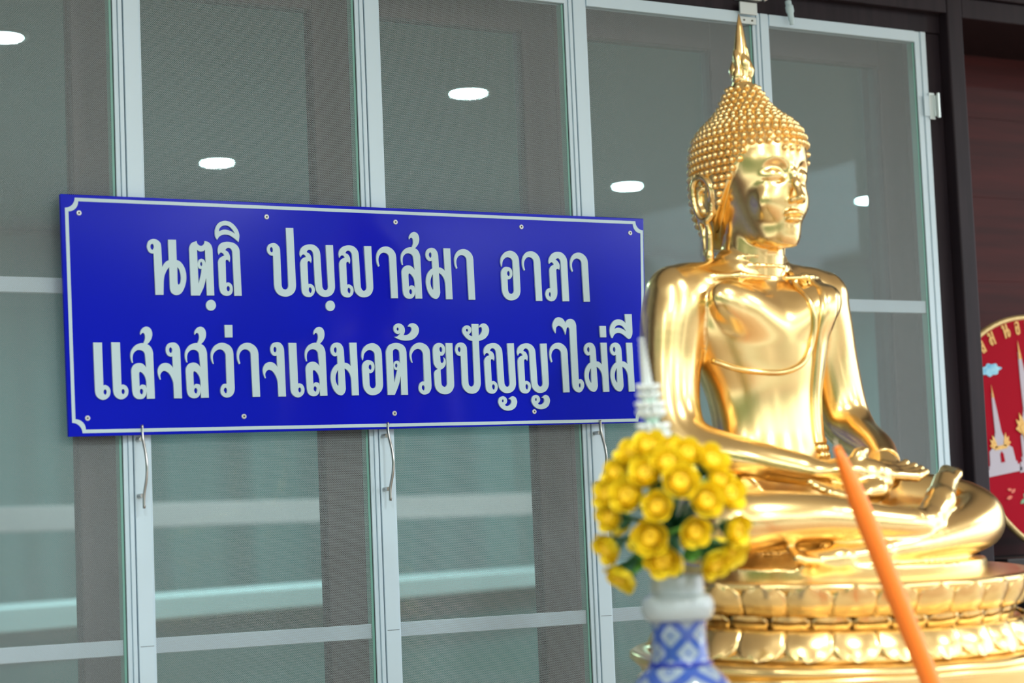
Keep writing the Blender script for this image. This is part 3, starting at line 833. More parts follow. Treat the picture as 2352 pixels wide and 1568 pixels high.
        me.loops.add(len(Q) * 4)
        me.loops.foreach_set('vertex_index', Q.astype(np.int32).ravel())
        me.polygons.add(len(Q))
        me.polygons.foreach_set('loop_start', np.arange(0, len(Q) * 4, 4, dtype=np.int32))
        me.polygons.foreach_set('use_smooth', np.ones(len(Q), bool))
        me.update(calc_edges=True)
        me.validate()
        return me


statue = thing('buddha_statue', 'golden seated Buddha statue in meditation on a lotus pedestal', 'statue', (XS, YS, ZT))
OFF = (0, 0, -ZT)

# ------------------------------------------------ body (local x to the statue's left, y to its back, z in metres above the floor)
B = Field((-0.46, -0.42, 1.243), (0.46, 0.19, 1.845), 0.0031)
B.loft([(1.36, .150, .105, -.005), (1.40, .134, .100, -.012), (1.45, .110, .090, -.018), (1.50, .098, .082, -.018), (1.56, .103, .084, -.012),
        (1.62, .124, .094, -.006), (1.68, .146, .099, .0), (1.725, .150, .088, .006), (1.76, .112, .066, .010), (1.785, .070, .055, .008), (1.80, .05, .05, .004)], .01)
# neck with two fold rings
B.cone((0, .004, 1.76), (0, -.006, 1.842), .057, .0545, .018)
for zz, rr in ((1.790, .0565), (1.806, .0555)):
    pts = [(rr * 1.0 * math.cos(t), -.002 + rr * math.sin(t), zz + .006 * math.sin(t)) for t in np.linspace(0, 2 * math.pi, 25)]
    B.chain(pts, [.0035] * 25, .004)
for s in (-1, 1):
    # broad shoulders, collar bones and chest
    B.cone((s * .06, .004, 1.768), (s * .158, .012, 1.738), .034, .052, .03)
    B.ell((s * .060, -.066, 1.698), (.086, .035, .046), .014, rot=('Y', -s * .5))
    B.chain([(s * .015, -.070, 1.762), (s * .07, -.058, 1.766), (s * .13, -.02, 1.766)], [.004, .006, .006], .012)
# arms
def smooth_chain(pts, rad, k, n=7, flat=(1, 1, 1)):
    R = catmull([tuple(p) + (r,) for p, r in zip(pts, rad)], False, n)
    B.chain([q[:3] for q in R], [q[3] for q in R], k, flat=flat)
smooth_chain([(-.130, .014, 1.742), (-.158, .014, 1.705), (-.176, .010, 1.61), (-.186, -.008, 1.525), (-.178, -.045, 1.480), (-.130, -.135, 1.448), (-.058, -.212, 1.424)],
             [.048, .053, .046, .041, .036, .030, .021], .012)
smooth_chain([(.130, .014, 1.742), (.154, .014, 1.705), (.172, .010, 1.61), (.182, -.006, 1.53), (.178, -.040, 1.492), (.145, -.130, 1.458), (.098, -.205, 1.432)],
             [.048, .052, .046, .040, .036, .030, .021], .012)
# hips and crossed legs, each one sweep from hip round the knee to the ankle
B.ell((0, .01, 1.335), (.17, .12, .072), .03)
smooth_chain([(.09, -.01, 1.345), (.175, -.105, 1.354), (.236, -.188, 1.353), (.253, -.235, 1.346), (.232, -.272, 1.336), (.15, -.314, 1.321), (.03, -.340, 1.306), (-.05, -.340, 1.299)],
             [.080, .068, .055, .049, .044, .035, .025, .021], .007, 8)
smooth_chain([(-.09, -.01, 1.345), (-.175, -.105, 1.352), (-.236, -.188, 1.351), (-.253, -.235, 1.349), (-.232, -.272, 1.352), (-.14, -.310, 1.355), (0.0, -.336, 1.342), (.050, -.336, 1.340)],
             [.080, .068, .055, .049, .045, .037, .027, .023], .007, 8)
# left shin tucked below, foot pointing to the statue's right
B.chain([(-.04, -.340, 1.298), (-.12, -.338, 1.294), (-.172, -.331, 1.291)], [.0205, .0185, .0165], .010, flat=(1, .8, 1))
for k in range(5):
    y0 = -.352 + .0105 * k
    B.chain([(-.170, y0 + .004, 1.291 + .002 * k), (-.203 + .004 * k, y0, 1.294 + .003 * k), (-.213 + .005 * k, y0, 1.297 + .003 * k)], [.0075, .0072, .0062 if k else .008], .003)
# right shin on top, foot resting sole-up on the left thigh
B.chain([(.045, -.336, 1.341), (.075, -.328, 1.346), (.135, -.296, 1.376), (.180, -.262, 1.404)], [.024, .024, .024, .021], .010, flat=(1, 1, 1.15))
for k in range(5):
    u = k / 4
    bx, by, bz = .181 + .016 * u, -.278 + .046 * u, 1.403 + .006 * u
    L_ = .034 - .012 * abs(u - .3)
    B.chain([(bx, by, bz), (bx + L_ * .8, by + L_ * .45, bz + .012), (bx + L_ * 1.05, by + L_ * .6, bz + .015)], [.0086, .0082, .0074], .003)
# cloth seat pad under the legs
def pad(X, Y, Z):
    k0 = (np.abs(X / .262) ** 2.6 + np.abs((Y + .175) / .195) ** 2.6) ** (1 / 2.6)
    return np.maximum((k0 - 1) * .2, np.abs(Z - 1.266) - .014)
B.put(pad, (-.32, -.40, 1.24), (.32, .05, 1.285), .012)
# left hand below, palm up; right hand on top
B.chain([(.098, -.205, 1.432), (.066, -.238, 1.412), (.015, -.262, 1.394), (-.03, -.270, 1.388)], [.022, .026, .026, .021], .010, flat=(1, .85, 1.25))
for k in range(4):
    y0 = -.292 + .0155 * k
    B.chain([(-.02, y0 + .004, 1.390 + .003 * k), (-.062, y0, 1.386 + .004 * k), (-.096 + .004 * abs(k - 1.5), y0 + .006, 1.393 + .005 * k)], [.0088, .0082, .0066], .003)
B.chain([(.035, -.268, 1.408), (.020, -.262, 1.430), (.004, -.252, 1.441)], [.011, .0095, .0078], .005)
B.chain([(-.058, -.212, 1.424), (-.02, -.236, 1.426), (.028, -.250, 1.422), (.066, -.250, 1.420)], [.022, .025, .025, .020], .010, flat=(1, .8, 1.3))
for k in range(4):
    y0 = -.279 + .0155 * k
    B.chain([(.058, y0 + .003, 1.417 + .003 * k), (.100, y0 - .002, 1.414 + .004 * k), (.132 - .004 * abs(k - 1.5), y0 + .004, 1.421 + .005 * k)], [.0088, .0082, .0066], .003)
B.chain([(-.01, -.252, 1.436), (.006, -.250, 1.451), (.022, -.246, 1.457)], [.011, .0095, .0078], .005)
TILT, TY = .062, CY_
def lean(y, z_):
    """the lap and throne slope a little towards the front"""
    w_ = np.clip((1.52 - z_) / .12, 0, 1)
    w_ = w_ * w_ * (3 - 2 * w_)
    return z_ + TILT * w_ * (y - TY)
body_me = B.mesh('body', OFF, 3)
co = np.empty(len(body_me.vertices) * 3, np.float32)
body_me.vertices.foreach_get('co', co)
co = co.reshape(-1, 3)
co[:, 2] = lean(co[:, 1], co[:, 2] + ZT) - ZT
body_me.vertices.foreach_set('co', co.ravel())
body_me.update()
body = obj('body', body_me, 'gold', statue)

# ------------------------------------------------ head
Hd = Field((-.125, -.175, 1.765), (.125, .15, 2.135), 0.00185)
HAIR = [(1.825, .050, .054, .032), (1.85, .061, .070, .024), (1.88, .076, .094, .014), (1.92, .085, .113, .002), (1.96, .087, .120, -.005), (1.99, .086, .118, -.006), (2.015, .080, .110, -.005),
        (2.033, .068, .093, -.004), (2.048, .053, .072, -.003), (2.062, .042, .056, -.002), (2.080, .034, .044, -.001), (2.098, .026, .032, 0), (2.115, .016, .019, 0)]
Hd.loft(HAIR, .006)
# flatten the hair where the bare face sits: boundary plane from forehead to ear
def face_cut(X, Y, Z):
    # negative inside the face zone (in front of and below the hairline)
    d = (Y + .006) * .774 + (Z - 1.874) * .633
    d = d + 0 * X
    # curved hairline: dips a little at the middle of the forehead
    return np.maximum(d - .018 + .018 * (np.abs(X) / .08) ** 2, Z - 1.980 + .006 * np.cos(np.abs(X) * 60))
shell = Hd.F.copy()
Hd.put(face_cut, (-.12, -.17, 1.77), (.12, .06, 2.0), .003, sub=True)
Hd.loft([(1.813, .023, .025, -.089), (1.822, .036, .042, -.074), (1.835, .043, .059, -.061), (1.855, .050, .080, -.043), (1.88, .0575, .095, -.031), (1.91, .0675, .103, -.024),
         (1.94, .0780, .107, -.022), (1.97, .0820, .109, -.020), (1.995, .077, .104, -.018), (2.01, .06, .08, -.012)], .004)
Hd.cone((0, -.004, 1.765), (0, -.010, 1.86), .055, .054, .012)
Hd.ell((0, -.103, 1.827), (.017, .014, .013), .008)
for s in (-1, 1):
    # arched eye socket, heavy lowered lid with its slit, cheeks
    Hd.ell((s * .0335, -.1265, 1.9350), (.0265, .0165, .0225), .006, sub=True, rot=('Z', s * .55))
    Hd.ell((s * .0320, -.1055, 1.9325), (.0200, .0115, .0140), .005, rot=('Z', s * .55))
    sl = catmull([(s * .015, -.1185, 1.9240), (s * .024, -.1190, 1.9205), (s * .034, -.1165, 1.9195), (s * .047, -.1065, 1.9225)], False, 5)
    Hd.chain(sl, [.0024] * len(sl), .0015, sub=True)
    Hd.ell((s * .029, -.0965, 1.889), (.021, .0140, .022), .024)
    Hd.ell((s * .0092, -.1345, 1.8865), (.0072, .0088, .0065), .004)
    # ear: rim, hollow and long lobe
    ex = s * .085
    rim = catmull([(ex - s * .004, -.004, 1.905), (ex, -.006, 1.925), (ex + s * .004, .004, 1.942), (ex + s * .007, .020, 1.945), (ex + s * .009, .033, 1.930), (ex + s * .007, .033, 1.900),
                   (ex + s * .003, .024, 1.876), (ex, .010, 1.869), (ex - s * .003, .000, 1.878)], False, 4)
    Hd.chain(rim, [.0052] * len(rim), .003)
    Hd.ell((ex - s * .004, .013, 1.905), (.006, .020, .036), .004)
    inner = catmull([(ex + s * .003, .012, 1.925), (ex + s * .006, .021, 1.920), (ex + s * .005, .021, 1.898), (ex + s * .003, .014, 1.884)], False, 4)
    Hd.chain(inner, [.0034] * len(inner), .003)
    for dy in (.010, .027):
        Hd.chain([(ex, dy + .002, 1.872), (ex - s * .004, dy - .001, 1.845), (ex - s * .006, dy * .6 + .008, 1.812)], [.0048, .0042, .0062], .003)
    Hd.ell((ex - s * .006, .018, 1.806), (.0085, .0115, .0125), .004)
    Hd.ell((ex - s * .008, .018, 1.84), (.004, .012, .03), .004)
# nose
Hd.chain([(0, -.1250, 1.950), (0, -.1285, 1.935), (0, -.1345, 1.916), (0, -.1440, 1.892)], [.0030, .0052, .0060, .0076], .006)
Hd.ell((0, -.1460, 1.8890), (.0082, .0088, .0075), .005)
# lips
for s in (-1, 1):
    Hd.ell((s * .0085, -.1255, 1.8665), (.0120, .0085, .0050), .003, rot=('Y', s * .20))
    Hd.chain([(s * .002, -.1320, 1.8612), (s * .013, -.1285, 1.8615), (s * .023, -.1195, 1.8645)], [.0013, .0013, .001], .0012, sub=True)
Hd.ell((0, -.1240, 1.8555), (.0165, .0088, .0050), .003)
Hd.chain([(-.012, -.1235, 1.8472), (0, -.1275, 1.8465), (.012, -.1235, 1.8472)], [.0028, .0034, .0028], .004, sub=True)
Hd.ell((0, -.131, 1.876), (.0035, .006, .006), .003, sub=True)
head_me = Hd.mesh('head', OFF, 2)
head = obj('head', head_me, 'gold', statue)

# ------------------------------------------------ hair curls: one little snail-shell per lock
cu_me = MB()
prof = [(.0063, -.0020), (.0063, .0010), (.0056, .0044), (.0040, .0070), (.0016, .0084)]
cu_me.lathe(prof, 9)
cu_me = cu_me.mesh('hair_curl')
cu_me.polygons.foreach_set('use_smooth', [True] * len(cu_me.polygons))
C_ = np.array(catmull(HAIR, False, 10))
def hair_at(zz):
    return [float(np.interp(zz, C_[:, 0], C_[:, i])) for i in (1, 2, 3)]
spots = []
arc, zz = 0.0, 1.832
row = 0
while zz < 2.112:
    a, b, cy = hair_at(zz)
    per = math.pi * (3 * (a + b) - math.sqrt((3 * a + b) * (a + 3 * b)))
    n = max(6, int(per / .0142))
    # equal arc steps round the ellipse
    tt = np.linspace(0, 2 * math.pi, 721)
    xs_, ys_ = a * np.cos(tt), b * np.sin(tt)
    ln = np.concatenate([[0], np.cumsum(np.hypot(np.diff(xs_), np.diff(ys_)))])
    for k in range(n):
        t = float(np.interp(((k + .5 * (row % 2)) / n % 1.0) * ln[-1], ln, tt))
        p = np.array((a * math.cos(t), cy + b * math.sin(t), zz))
        d = (p[1] + .006) * .774 + (zz - 1.874) * .633 - .018 + .018 * (abs(p[0]) / .08) ** 2
        zlim = 1.980 - .006 * math.cos(abs(p[0]) * 60)
        if d < -.001 and zz < zlim - .002:
            continue
        if zz < 1.95 and abs(p[1] - .015) < .030 and abs(p[0]) > .05:   # room for the ears
            continue
        a2, b2, cy2 = hair_at(min(zz + .004, 2.115))
        dz = np.array((a2 * math.cos(t), cy2 + b2 * math.sin(t), zz + .004)) - p
        dt = np.array((-a * math.sin(t), b * math.cos(t), 0))
        nn = np.cross(dt, dz)
        nn /= np.linalg.norm(nn)
        spots.append((p, nn))
    a2, b2, _ = hair_at(min(zz + .008, 2.115))
    slope = math.hypot(.008, max(a - a2, b - b2, 0)) / .008
    zz += .0132 / slope
    row += 1
def curl_matrix(p, nn, sc):
    zax = Vector(nn)
    qq = zax.to_track_quat('Z', 'Y')
    return Matrix.Translation((p[0], p[1], p[2] - ZT)) @ qq.to_matrix().to_4x4() @ Matrix.Diagonal((sc, sc, sc, 1))
vdir = np.array((-.63, -.77, 0.0))
spots.sort(key=lambda s_: -(s_[1] @ vdir))
hair = thing('hair', None, None)
hair.parent = statue
del_stuff = MB()
for i, (p, nn) in enumerate(spots):
    m4 = curl_matrix(p, nn, 1.0 if p[2] < 2.06 else .86)
    if i < 300:
        o = obj('hair_curl', cu_me, 'gold_curl', hair)
        o.matrix_local = m4
    else:
        del_stuff.add([m4 @ v.co for v in cu_me.vertices], [tuple(pl.vertices) for pl in cu_me.polygons])
if del_stuff.v:
    o = del_stuff.build('back_curls', 'gold_curl', hair, smooth=True)
    o['kind'] = 'stuff'

# ------------------------------------------------ flame finial
fl = MB()
for k in range(6):
    a0 = k * math.pi / 3
    pts, rad = [], []
    for j in range(13):
        u = j / 12
        rr = (.004 + .0110 * math.sin(math.pi * min(1, u * 1.15 + .12))) * (1 - u) ** .5
        a = a0 + .45 * math.sin(u * 5.5)
        pts.append((rr * math.cos(a), rr * math.sin(a), 2.113 + .104 * u))
        rad.append((.0078 * (1 - u) ** .6 + .0012) * (1 + .34 * math.sin(u * 17 + k * 2)))
    fl.tube(pts, rad, 8)
fl.tube([(0, 0, 2.108), (0, 0, 2.15), (0, 0, 2.19), (0, 0, 2.215), (0, 0, 2.239)], [.013, .016, .010, .006, .0008], 12)
fl.v = [(x, y, z_ - ZT) for x, y, z_ in fl.v]
fin = fl.build('flame_finial', 'gold', statue, smooth=True)
col = MB().lathe([(.0175, 2.104 - ZT), (.0195, 2.110 - ZT), (.0165, 2.117 - ZT), (.0185, 2.123 - ZT), (.013, 2.130 - ZT)], 24).build('collar', 'gold', fin, smooth=True)

# ------------------------------------------------ robe: hem line, folded shoulder sash, cuffs
def on_body(pts2, lift=0.0015):
    out = []
    for x, z_ in catmull(pts2, False, 6):
        y = B.front(x, z_)
        out.append((x, y if y is not None else -.03, z_))
    a = np.array(out)
    for _ in range(3):
        a[1:-1, 1] = (a[:-2, 1] + 2 * a[1:-1, 1] + a[2:, 1]) / 4
    return [(x, y - lift, z_ - ZT) for x, y, z_ in a]
hem = on_body([(-.120, 1.622), (-.095, 1.606), (-.060, 1.598), (-.020, 1.597), (.018, 1.610), (.040, 1.635), (.050, 1.668), (.049, 1.705), (.044, 1.740), (.046, 1.775)])
MB().tube(hem, .0052, 8).build('robe_hem', 'gold', statue, smooth=True)
# sash: strip of three folds running from the left shoulder to the navel
def strip(name, centre, width, thick):
    L_ = catmull(centre, False, 8)
    rows, n = [], 9
    for x, z_ in L_:
        rw_ = []
        for i in range(n):
            u = -1 + 2 * i / (n - 1)
            xx = x + u * width / 2
            y = B.front(xx, z_)
            rw_.append(y if y is not None else np.nan)
        rows.append(rw_)
    A = np.array(rows)
    for _ in range(4):
        A[1:-1] = (A[:-2] + 2 * A[1:-1] + A[2:]) / 4
    v, f = [], []
    for j, (x, z_) in enumerate(L_):
        for i in range(n):
            u = -1 + 2 * i / (n - 1)
            y = A[j, i] if np.isfinite(A[j, i]) else -.02
            v.append((x + u * width / 2, y - (thick if 0 < i < n - 1 else -.001) - (.0012 if i in (3, 5) else 0), z_ - ZT))
    for j in range(len(L_) - 1):
        for i in range(n - 1):
            a = j * n + i
            f.append((a, a + n, a + n + 1, a + 1))
    return MB().add(v, f).build(name, 'gold', statue, smooth=True)
strip('shoulder_sash', [(.096, 1.768), (.090, 1.735), (.084, 1.69), (.078, 1.63), (.072, 1.56), (.068, 1.50), (.066, 1.478)], .042, .010)
# scalloped end of the sash
fr = MB()
for j, (zz, ww) in enumerate(((1.480, 3), (1.467, 4), (1.454, 3), (1.441, 2))):
    for i in range(ww):
        x = .066 + (i - (ww - 1) / 2) * .0115
        y = B.front(x, zz)
        y = -.10 if y is None else y
        fr.ball((x, y - .003, zz - ZT), .0068, 8, 6, (1, .8, 1.25))
fr.build('sash_fringe', 'gold', statue, smooth=True)
# cuff of the robe round the left forearm
def ring_on(p, d, r, tube_r, name):
    p, d = Vector(p), Vector(d).normalized()
    a = d.orthogonal().normalized()
    b = d.cross(a)
    pts = [tuple(p + a * (r * math.cos(t)) + b * (r * math.sin(t)) + Vector((0, 0, float(lean(p.y, p.z)) - p.z - ZT))) for t in np.linspace(0, 2 * math.pi, 29)]
    return MB().tube(pts, tube_r, 8).build(name, 'gold', statue, smooth=True)
ring_on((.181, -.024, 1.506), (-.15, -.7, -.55), .0385, .0026, 'cuff')
ring_on((.105, -.199, 1.436), (-.46, -.88, -.36), .0235, .0026, 'cuff')
# hem of the lower robe over the shins
ring_on((-.010, -.3405, 1.3025), (1, .05, .05), .0235, .0024, 'ankle_hem')
ring_on((.036, -.337, 1.341), (1, .05, .02), .0255, .0024, 'ankle_hem')

# ------------------------------------------------ lotus pedestal
CY = CY_
ped = thing('lotus_pedestal', None, None)
ped.parent = statue
ped.location = (0, CY, 1.262 - ZT)
ped.rotation_euler.x = TILT
PZ = 1.262
def eloft(prof, seg=160):
    m = MB()
    v, f = [], []
    for a, b, z_ in prof:
        for i in range(seg):
            t = 2 * math.pi * i / seg
            v.append((a * math.cos(t), b * math.sin(t), z_ - PZ))
    for j in range(len(prof) - 1):
        for i in range(seg):
            k = (i + 1) % seg
            f.append((j * seg + i, j * seg + k, (j + 1) * seg + k, (j + 1) * seg + i))
    f.append(tuple(range(seg - 1, -1, -1)))
    f.append(tuple((len(prof) - 1) * seg + i for i in range(seg)))
    return m.add(v, f)
PA, PB = .328, .258
def ring_prof(rows):
    return [(PA + d, PB + d, z_) for d, z_ in rows]
eloft(ring_prof([(-.050, 1.184), (-.046, 1.194), (-.020, 1.226), (-.004, 1.243), (.0, 1.249), (.004, 1.252), (.005, 1.258), (.0, 1.262), (-.02, 1.2615)])).build('top_tier', 'gold', ped, smooth=True)
eloft(ring_prof([(.012, 1.143), (.016, 1.146), (.014, 1.152), (-.002, 1.172), (-.020, 1.188), (-.036, 1.191), (-.06, 1.193)])).build('lower_tier', 'gold', ped, smooth=True)
eloft(ring_prof([(.020, 1.085), (.034, 1.116), (.046, 1.126), (.050, 1.129), (.050, 1.136), (.042, 1.141), (.020, 1.1425), (-.02, 1.1428)])).build('ledge', 'gold', ped, smooth=True)
eloft(ring_prof([(.036, .951), (.040, .955), (.040, 1.098), (.044, 1.106), (.040, 1.111), (.0, 1.1112)])).build('drum', 'gold', statue, smooth=True, loc=(0, CY, PZ - ZT))
def petal_mesh(w, h, lean, bulge):
    """pointed petal: grid across u, along v; base at v=0, tip at v=1, outward +y"""
    nu, nv = 9, 8
    v, f = [], []
    for j in range(nv + 1):
        vv = j / nv
        half = w / 2 * (1 - max(0, (vv - .45) / .55) ** 2.4) ** .5 * (.86 + .14 * min(1, vv * 3))
        for i in range(nu):
            u = -1 + 2 * i / (nu - 1)
            out = lean * vv + bulge * (1 - u * u) * math.sin(math.pi * (.18 + .72 * vv)) + .0035 * math.exp(-((vv - 1) / .12) ** 2)
            out += .0022 * (abs(u) > .8)
            v.append((u * half, out, h * vv))
    n0 = len(v)
    for j in range(nv + 1):
        for i in range(nu):
            x, y, z_ = v[j * nu + i]
            v.append((x, y - .006, z_))
    for j in range(nv):
        for i in range(nu - 1):
            a = j * nu + i
            f.append((a, a + nu, a + nu + 1, a + 1))
            b = n0 + a
            f.append((b, b + 1, b + nu + 1, b + nu))
    for i in range(nu - 1):
        f.append((i, i + 1, n0 + i + 1, n0 + i))
        a = nv * nu + i
        f.append((a + 1, a, n0 + a, n0 + a + 1))
    for j in range(nv):
        a = j * nu
        f.append((a + nu, a, n0 + a, n0 + a + nu))
        a = j * nu + nu - 1
        f.append((a, a + nu, n0 + a + nu, n0 + a))
    me = MB().add(v, f).mesh('petal')
    me.polygons.foreach_set('use_smooth', [True] * len(me.polygons))
    return me
def ring_of(name, me, n, da, z_, flip, phase):
    a, b = PA + da, PB + da
    tt = np.linspace(0, 2 * math.pi, 1441)
    ln = np.concatenate([[0], np.cumsum(np.hypot(np.diff(a * np.cos(tt)), np.diff(b * np.sin(tt))))])
    for k in range(n):
        t = float(np.interp((k + phase) / n % 1.0 * ln[-1], ln, tt))
        p = Vector((a * math.cos(t), b * math.sin(t), z_ - PZ))
        nrm = Vector((b * math.cos(t), a * math.sin(t), 0)).normalized()
        tx = Vector((0, 0, 1)).cross(nrm)
        zc = Vector((0, 0, -1)) if flip else Vector((0, 0, 1))
        if flip:
            tx = -tx
        R3 = Matrix((tx, nrm, zc)).transposed()
        o = obj(name, me, 'gold', ped)
        o.matrix_local = Matrix.Translation(p) @ R3.to_4x4()
up_me = petal_mesh(.0760, .050, .022, .012)
in_me = petal_mesh(.062, .026, .010, .006)
dn_me = petal_mesh(.0800, .046, .030, .011)
ring_of('petal', up_me, 26, -.020, 1.210, False, 0.0)
ring_of('petal', dn_me, 26, -.012, 1.191, True, 0.0)
ring_of('inner_petal', in_me, 26, -.036, 1.188, False, 0.5)

# ================================================================ altar table below the statue
tb = thing('altar_table', 'brown wooden altar table under the statue and the vase', 'table', (0.15, -0.95, 0))
MB().box(-1.05, 1.05, -0.60, 0.50, 0.905, 0.949).build('table_top', 'table', tb, bevel=.006)
MB().box(-0.98, 0.98, -0.54, 0.44, 0.83, 0.9045).build('apron', 'table', tb, bevel=.004)
for sx in (-1, 1):
    for sy in (-.50, .40):
        MB().lathe([(.035, 0.001), (.04, .05), (.03, .12), (.045, .5), (.045, .829)], 16, (sx * .94, sy, 0)).build('leg', 'table', tb, smooth=True)

# ================================================================ blue-and-white vase with yellow flowers
VX, VY = -0.262, -1.345
vase = thing('porcelain_vase', 'blue and white patterned porcelain vase with thick white lip', 'vase', (VX, VY, ZT))
prof = [(.040, 0.0), (.044, .004), (.046, .02), (.060, .06), (.074, .10), (.080, .135), (.077, .160), (.066, .185), (.052, .202), (.0415, .212), (.0385, .222), (.0365, .245), (.0365, .262), (.040, .276)]
m = MB().lathe(catmull(prof, False, 4), 48)
me = m.mesh('vase_body')
uvl = me.uv_layers.new(name='UVMap')
for pl in me.polygons:
    cs = [me.vertices[me.loops[l].vertex_index].co for l in pl.loop_indices]
    an = [math.atan2(c.y, c.x) / (2 * math.pi) for c in cs]
    if max(an) - min(an) > .5:
        an = [a + 1 if a < 0 else a for a in an]
    for l, c, a in zip(pl.loop_indices, cs, an):
        uvl.data[l].uv = (a * 5, c.z * 5 / (2 * math.pi * .0365))
obj('vase_body', me, 'bluewhite', vase, smooth=True)
MB().lathe([(.0372, .2095), (.0432, .2105), (.0432, .2145), (.0400, .2165)], 48).build('blue_band', mat('cobalt_band', (.012, .03, .30), rough=.08), vase, smooth=True)
MB().lathe(catmull([(.036, .270), (.044, .273), (.0485, .284), (.0485, .294), (.044, .303), (.0375, .306), (.0365, .316), (.0350, .328), (.030, .331), (.026, .326), (.024, .302), (.012, .299)], False, 4), 48).build('white_lip', 'porcelain', vase, smooth=True)

FX, FY, FZ = -0.268, -1.350, 1.368
bq = thing('flower_arrangement', 'dome of yellow artificial roses with white jasmine spire standing in the vase', 'flowers', (FX, FY, FZ))
MB().tube([(.004, .003, -0.114), (.003, .002, -0.05), (0, 0, 0.0), (-.01, 0, .08)], [.009, .008, .007, .005], 10).build('stem', 'stem', bq, smooth=True)

def rose_mesh():
    m = MB()
    # overlapping cupped petals round a bud; opens along +z
    hrt = MB().lathe(catmull([(.004, -.004), (.0095, .000), (.0100, .007), (.0075, .0125), (.0050, .0132), (.0035, .0105)], False, 3), 12)
    for ring_, (n, r0, hh, wd, tilt) in enumerate([(3, .0090, .0185, .017, .05), (4, .0118, .0190, .020, .18), (5, .0142, .0180, .023, .34)]):
        for k in range(n):
            a = 2 * math.pi * (k + .4 * ring_) / n
            ca, sa = math.cos(a), math.sin(a)
            v, f = [], []
            nu, nv = 5, 5
            for j in range(nv):
                vv = j / (nv - 1)
                w_ = wd / 2 * (1 - .55 * max(0, vv - .55) ** 1.2) * (.5 + .5 * min(1, vv * 2.2))
                for i in range(nu):
                    u = -1 + 2 * i / (nu - 1)
                    rad = r0 * (.35 + .65 * min(1, vv * 2)) + tilt * .018 * vv ** 2 - .0035 * u * u
                    zz = hh * vv - .003 - .002 * u * u * vv
                    v.append((ca * rad - sa * u * w_, sa * rad + ca * u * w_, zz))
            for j in range(nv - 1):
                for i in range(nu - 1):
                    q_ = j * nu + i
                    f.append((q_, q_ + 1, q_ + nu + 1, q_ + nu))
            m.add(v, f)
    out = []
    for me in (m.mesh('rose'), hrt.mesh('rose_heart')):
        me.polygons.foreach_set('use_smooth', [True] * len(me.polygons))
        out.append(me)
    return out

rose_me, heart_me = rose_mesh()
cal_me = MB().lathe([(.0035, -.016), (.0075, -.008), (.0115, -.001), (.0125, .004)], 10).mesh('calyx')
def leaf_mesh():
    v, f = [], []
    for j in range(6):
        t = j / 5
        w_ = .014 * math.sin(math.pi * (.08 + .9 * t)) ** .8
        for i in (-1, 0, 1):
            v.append((i * w_, .004 * t * t - .002 * abs(i), .042 * t))
    for j in range(5):
        for i in range(2):
            a = j * 3 + i
            f.append((a, a + 1, a + 4, a + 3))
    me = MB().add(v, f).mesh('leaf')
    me.polygons.foreach_set('use_smooth', [True] * len(me.polygons))
    return me
leaf_me = leaf_mesh()
leaf_me.materials.append(M['leaf'])

rv = Vector((.88, -.47, -.02)).normalized()      # across the dome
uv_ = Vector((0, 0, 1))
fv = Vector((-.47, -.88, 0)).normalized()        # towards the open side
spots2 = [(-88, -118, .5), (-52, -130, .55), (-8, -124, .6), (24, -114, .6), (75, -98, .5), (-122, -78, .5), (-66, -75, .75), (0, -55, .95), (88, -58, .7),
          (-140, -34, .5), (-104, -30, .7), (-50, -6, .97), (52, -16, .97), (106, -30, .6), (-140, 14, .5), (-142, 78, .35), (-64, 56, .9), (26, 48, 1.0), (120, 46, .55),
          (-38, 104, .8), (104, 98, .6), (74, 112, .6), (-112, 138, .5), (126, 94, .35), (-20, -95, .85)]
def place(o, p, d):
    o.matrix_local = Matrix.Translation(p) @ Vector(d).normalized().to_track_quat('Z', 'Y').to_matrix().to_4x4()
k_px = 1 / 1719.0
for i, (dx, dy, dep) in enumerate(spots2 + [(-80, -60, -.8), (-30, -90, -.8), (40, -80, -.8), (90, -20, -.8), (-100, 20, -.7), (0, -20, -1), (60, 50, -.9), (-50, 70, -.9), (100, 90, -.6), (0, 110, -.7)]):
    r2 = max(0.0, .098 ** 2 - (dx * k_px) ** 2 - (dy * k_px) ** 2)
    pos = rv * (dx * k_px) - uv_ * (dy * k_px) + fv * (math.sqrt(r2) * (1 if dep > 0 else -1) * (.6 + .4 * abs(dep)))
    d = (pos + Vector((0, 0, .004)) + fv * .03 * (1 if dep > 0 else -1)).normalized()
    o = obj('rose', rose_me, 'yellow', bq)
    place(o, pos, d)
    o.rotation_euler.rotate_axis('Z', i * 1.3)
    s_ = 1.18 + .12 * math.sin(i * 2.1)
    o.scale = (s_, s_, s_)
    obj('calyx', cal_me, 'stem', o)
    obj('rose_heart', heart_me, 'amber', o)
    tip = pos - d * .014
    base = Vector((0, 0, -.03))
    midp = (tip * .55 + base * .45) + Vector((0, 0, .004))
    MB().tube([tuple(base), tuple(midp), tuple(tip)], [.003, .0025, .0022], 6).build('twig', 'stem', bq, smooth=True)
    lf = obj('leaf', leaf_me, 'leaf', bq)
    side = d.cross(Vector((0, 0, 1)))
    place(lf, pos - d * .034 + side * .008, d * .8 + side * .8 * (1 if i % 2 else -1) + Vector((0, 0, -.2)))

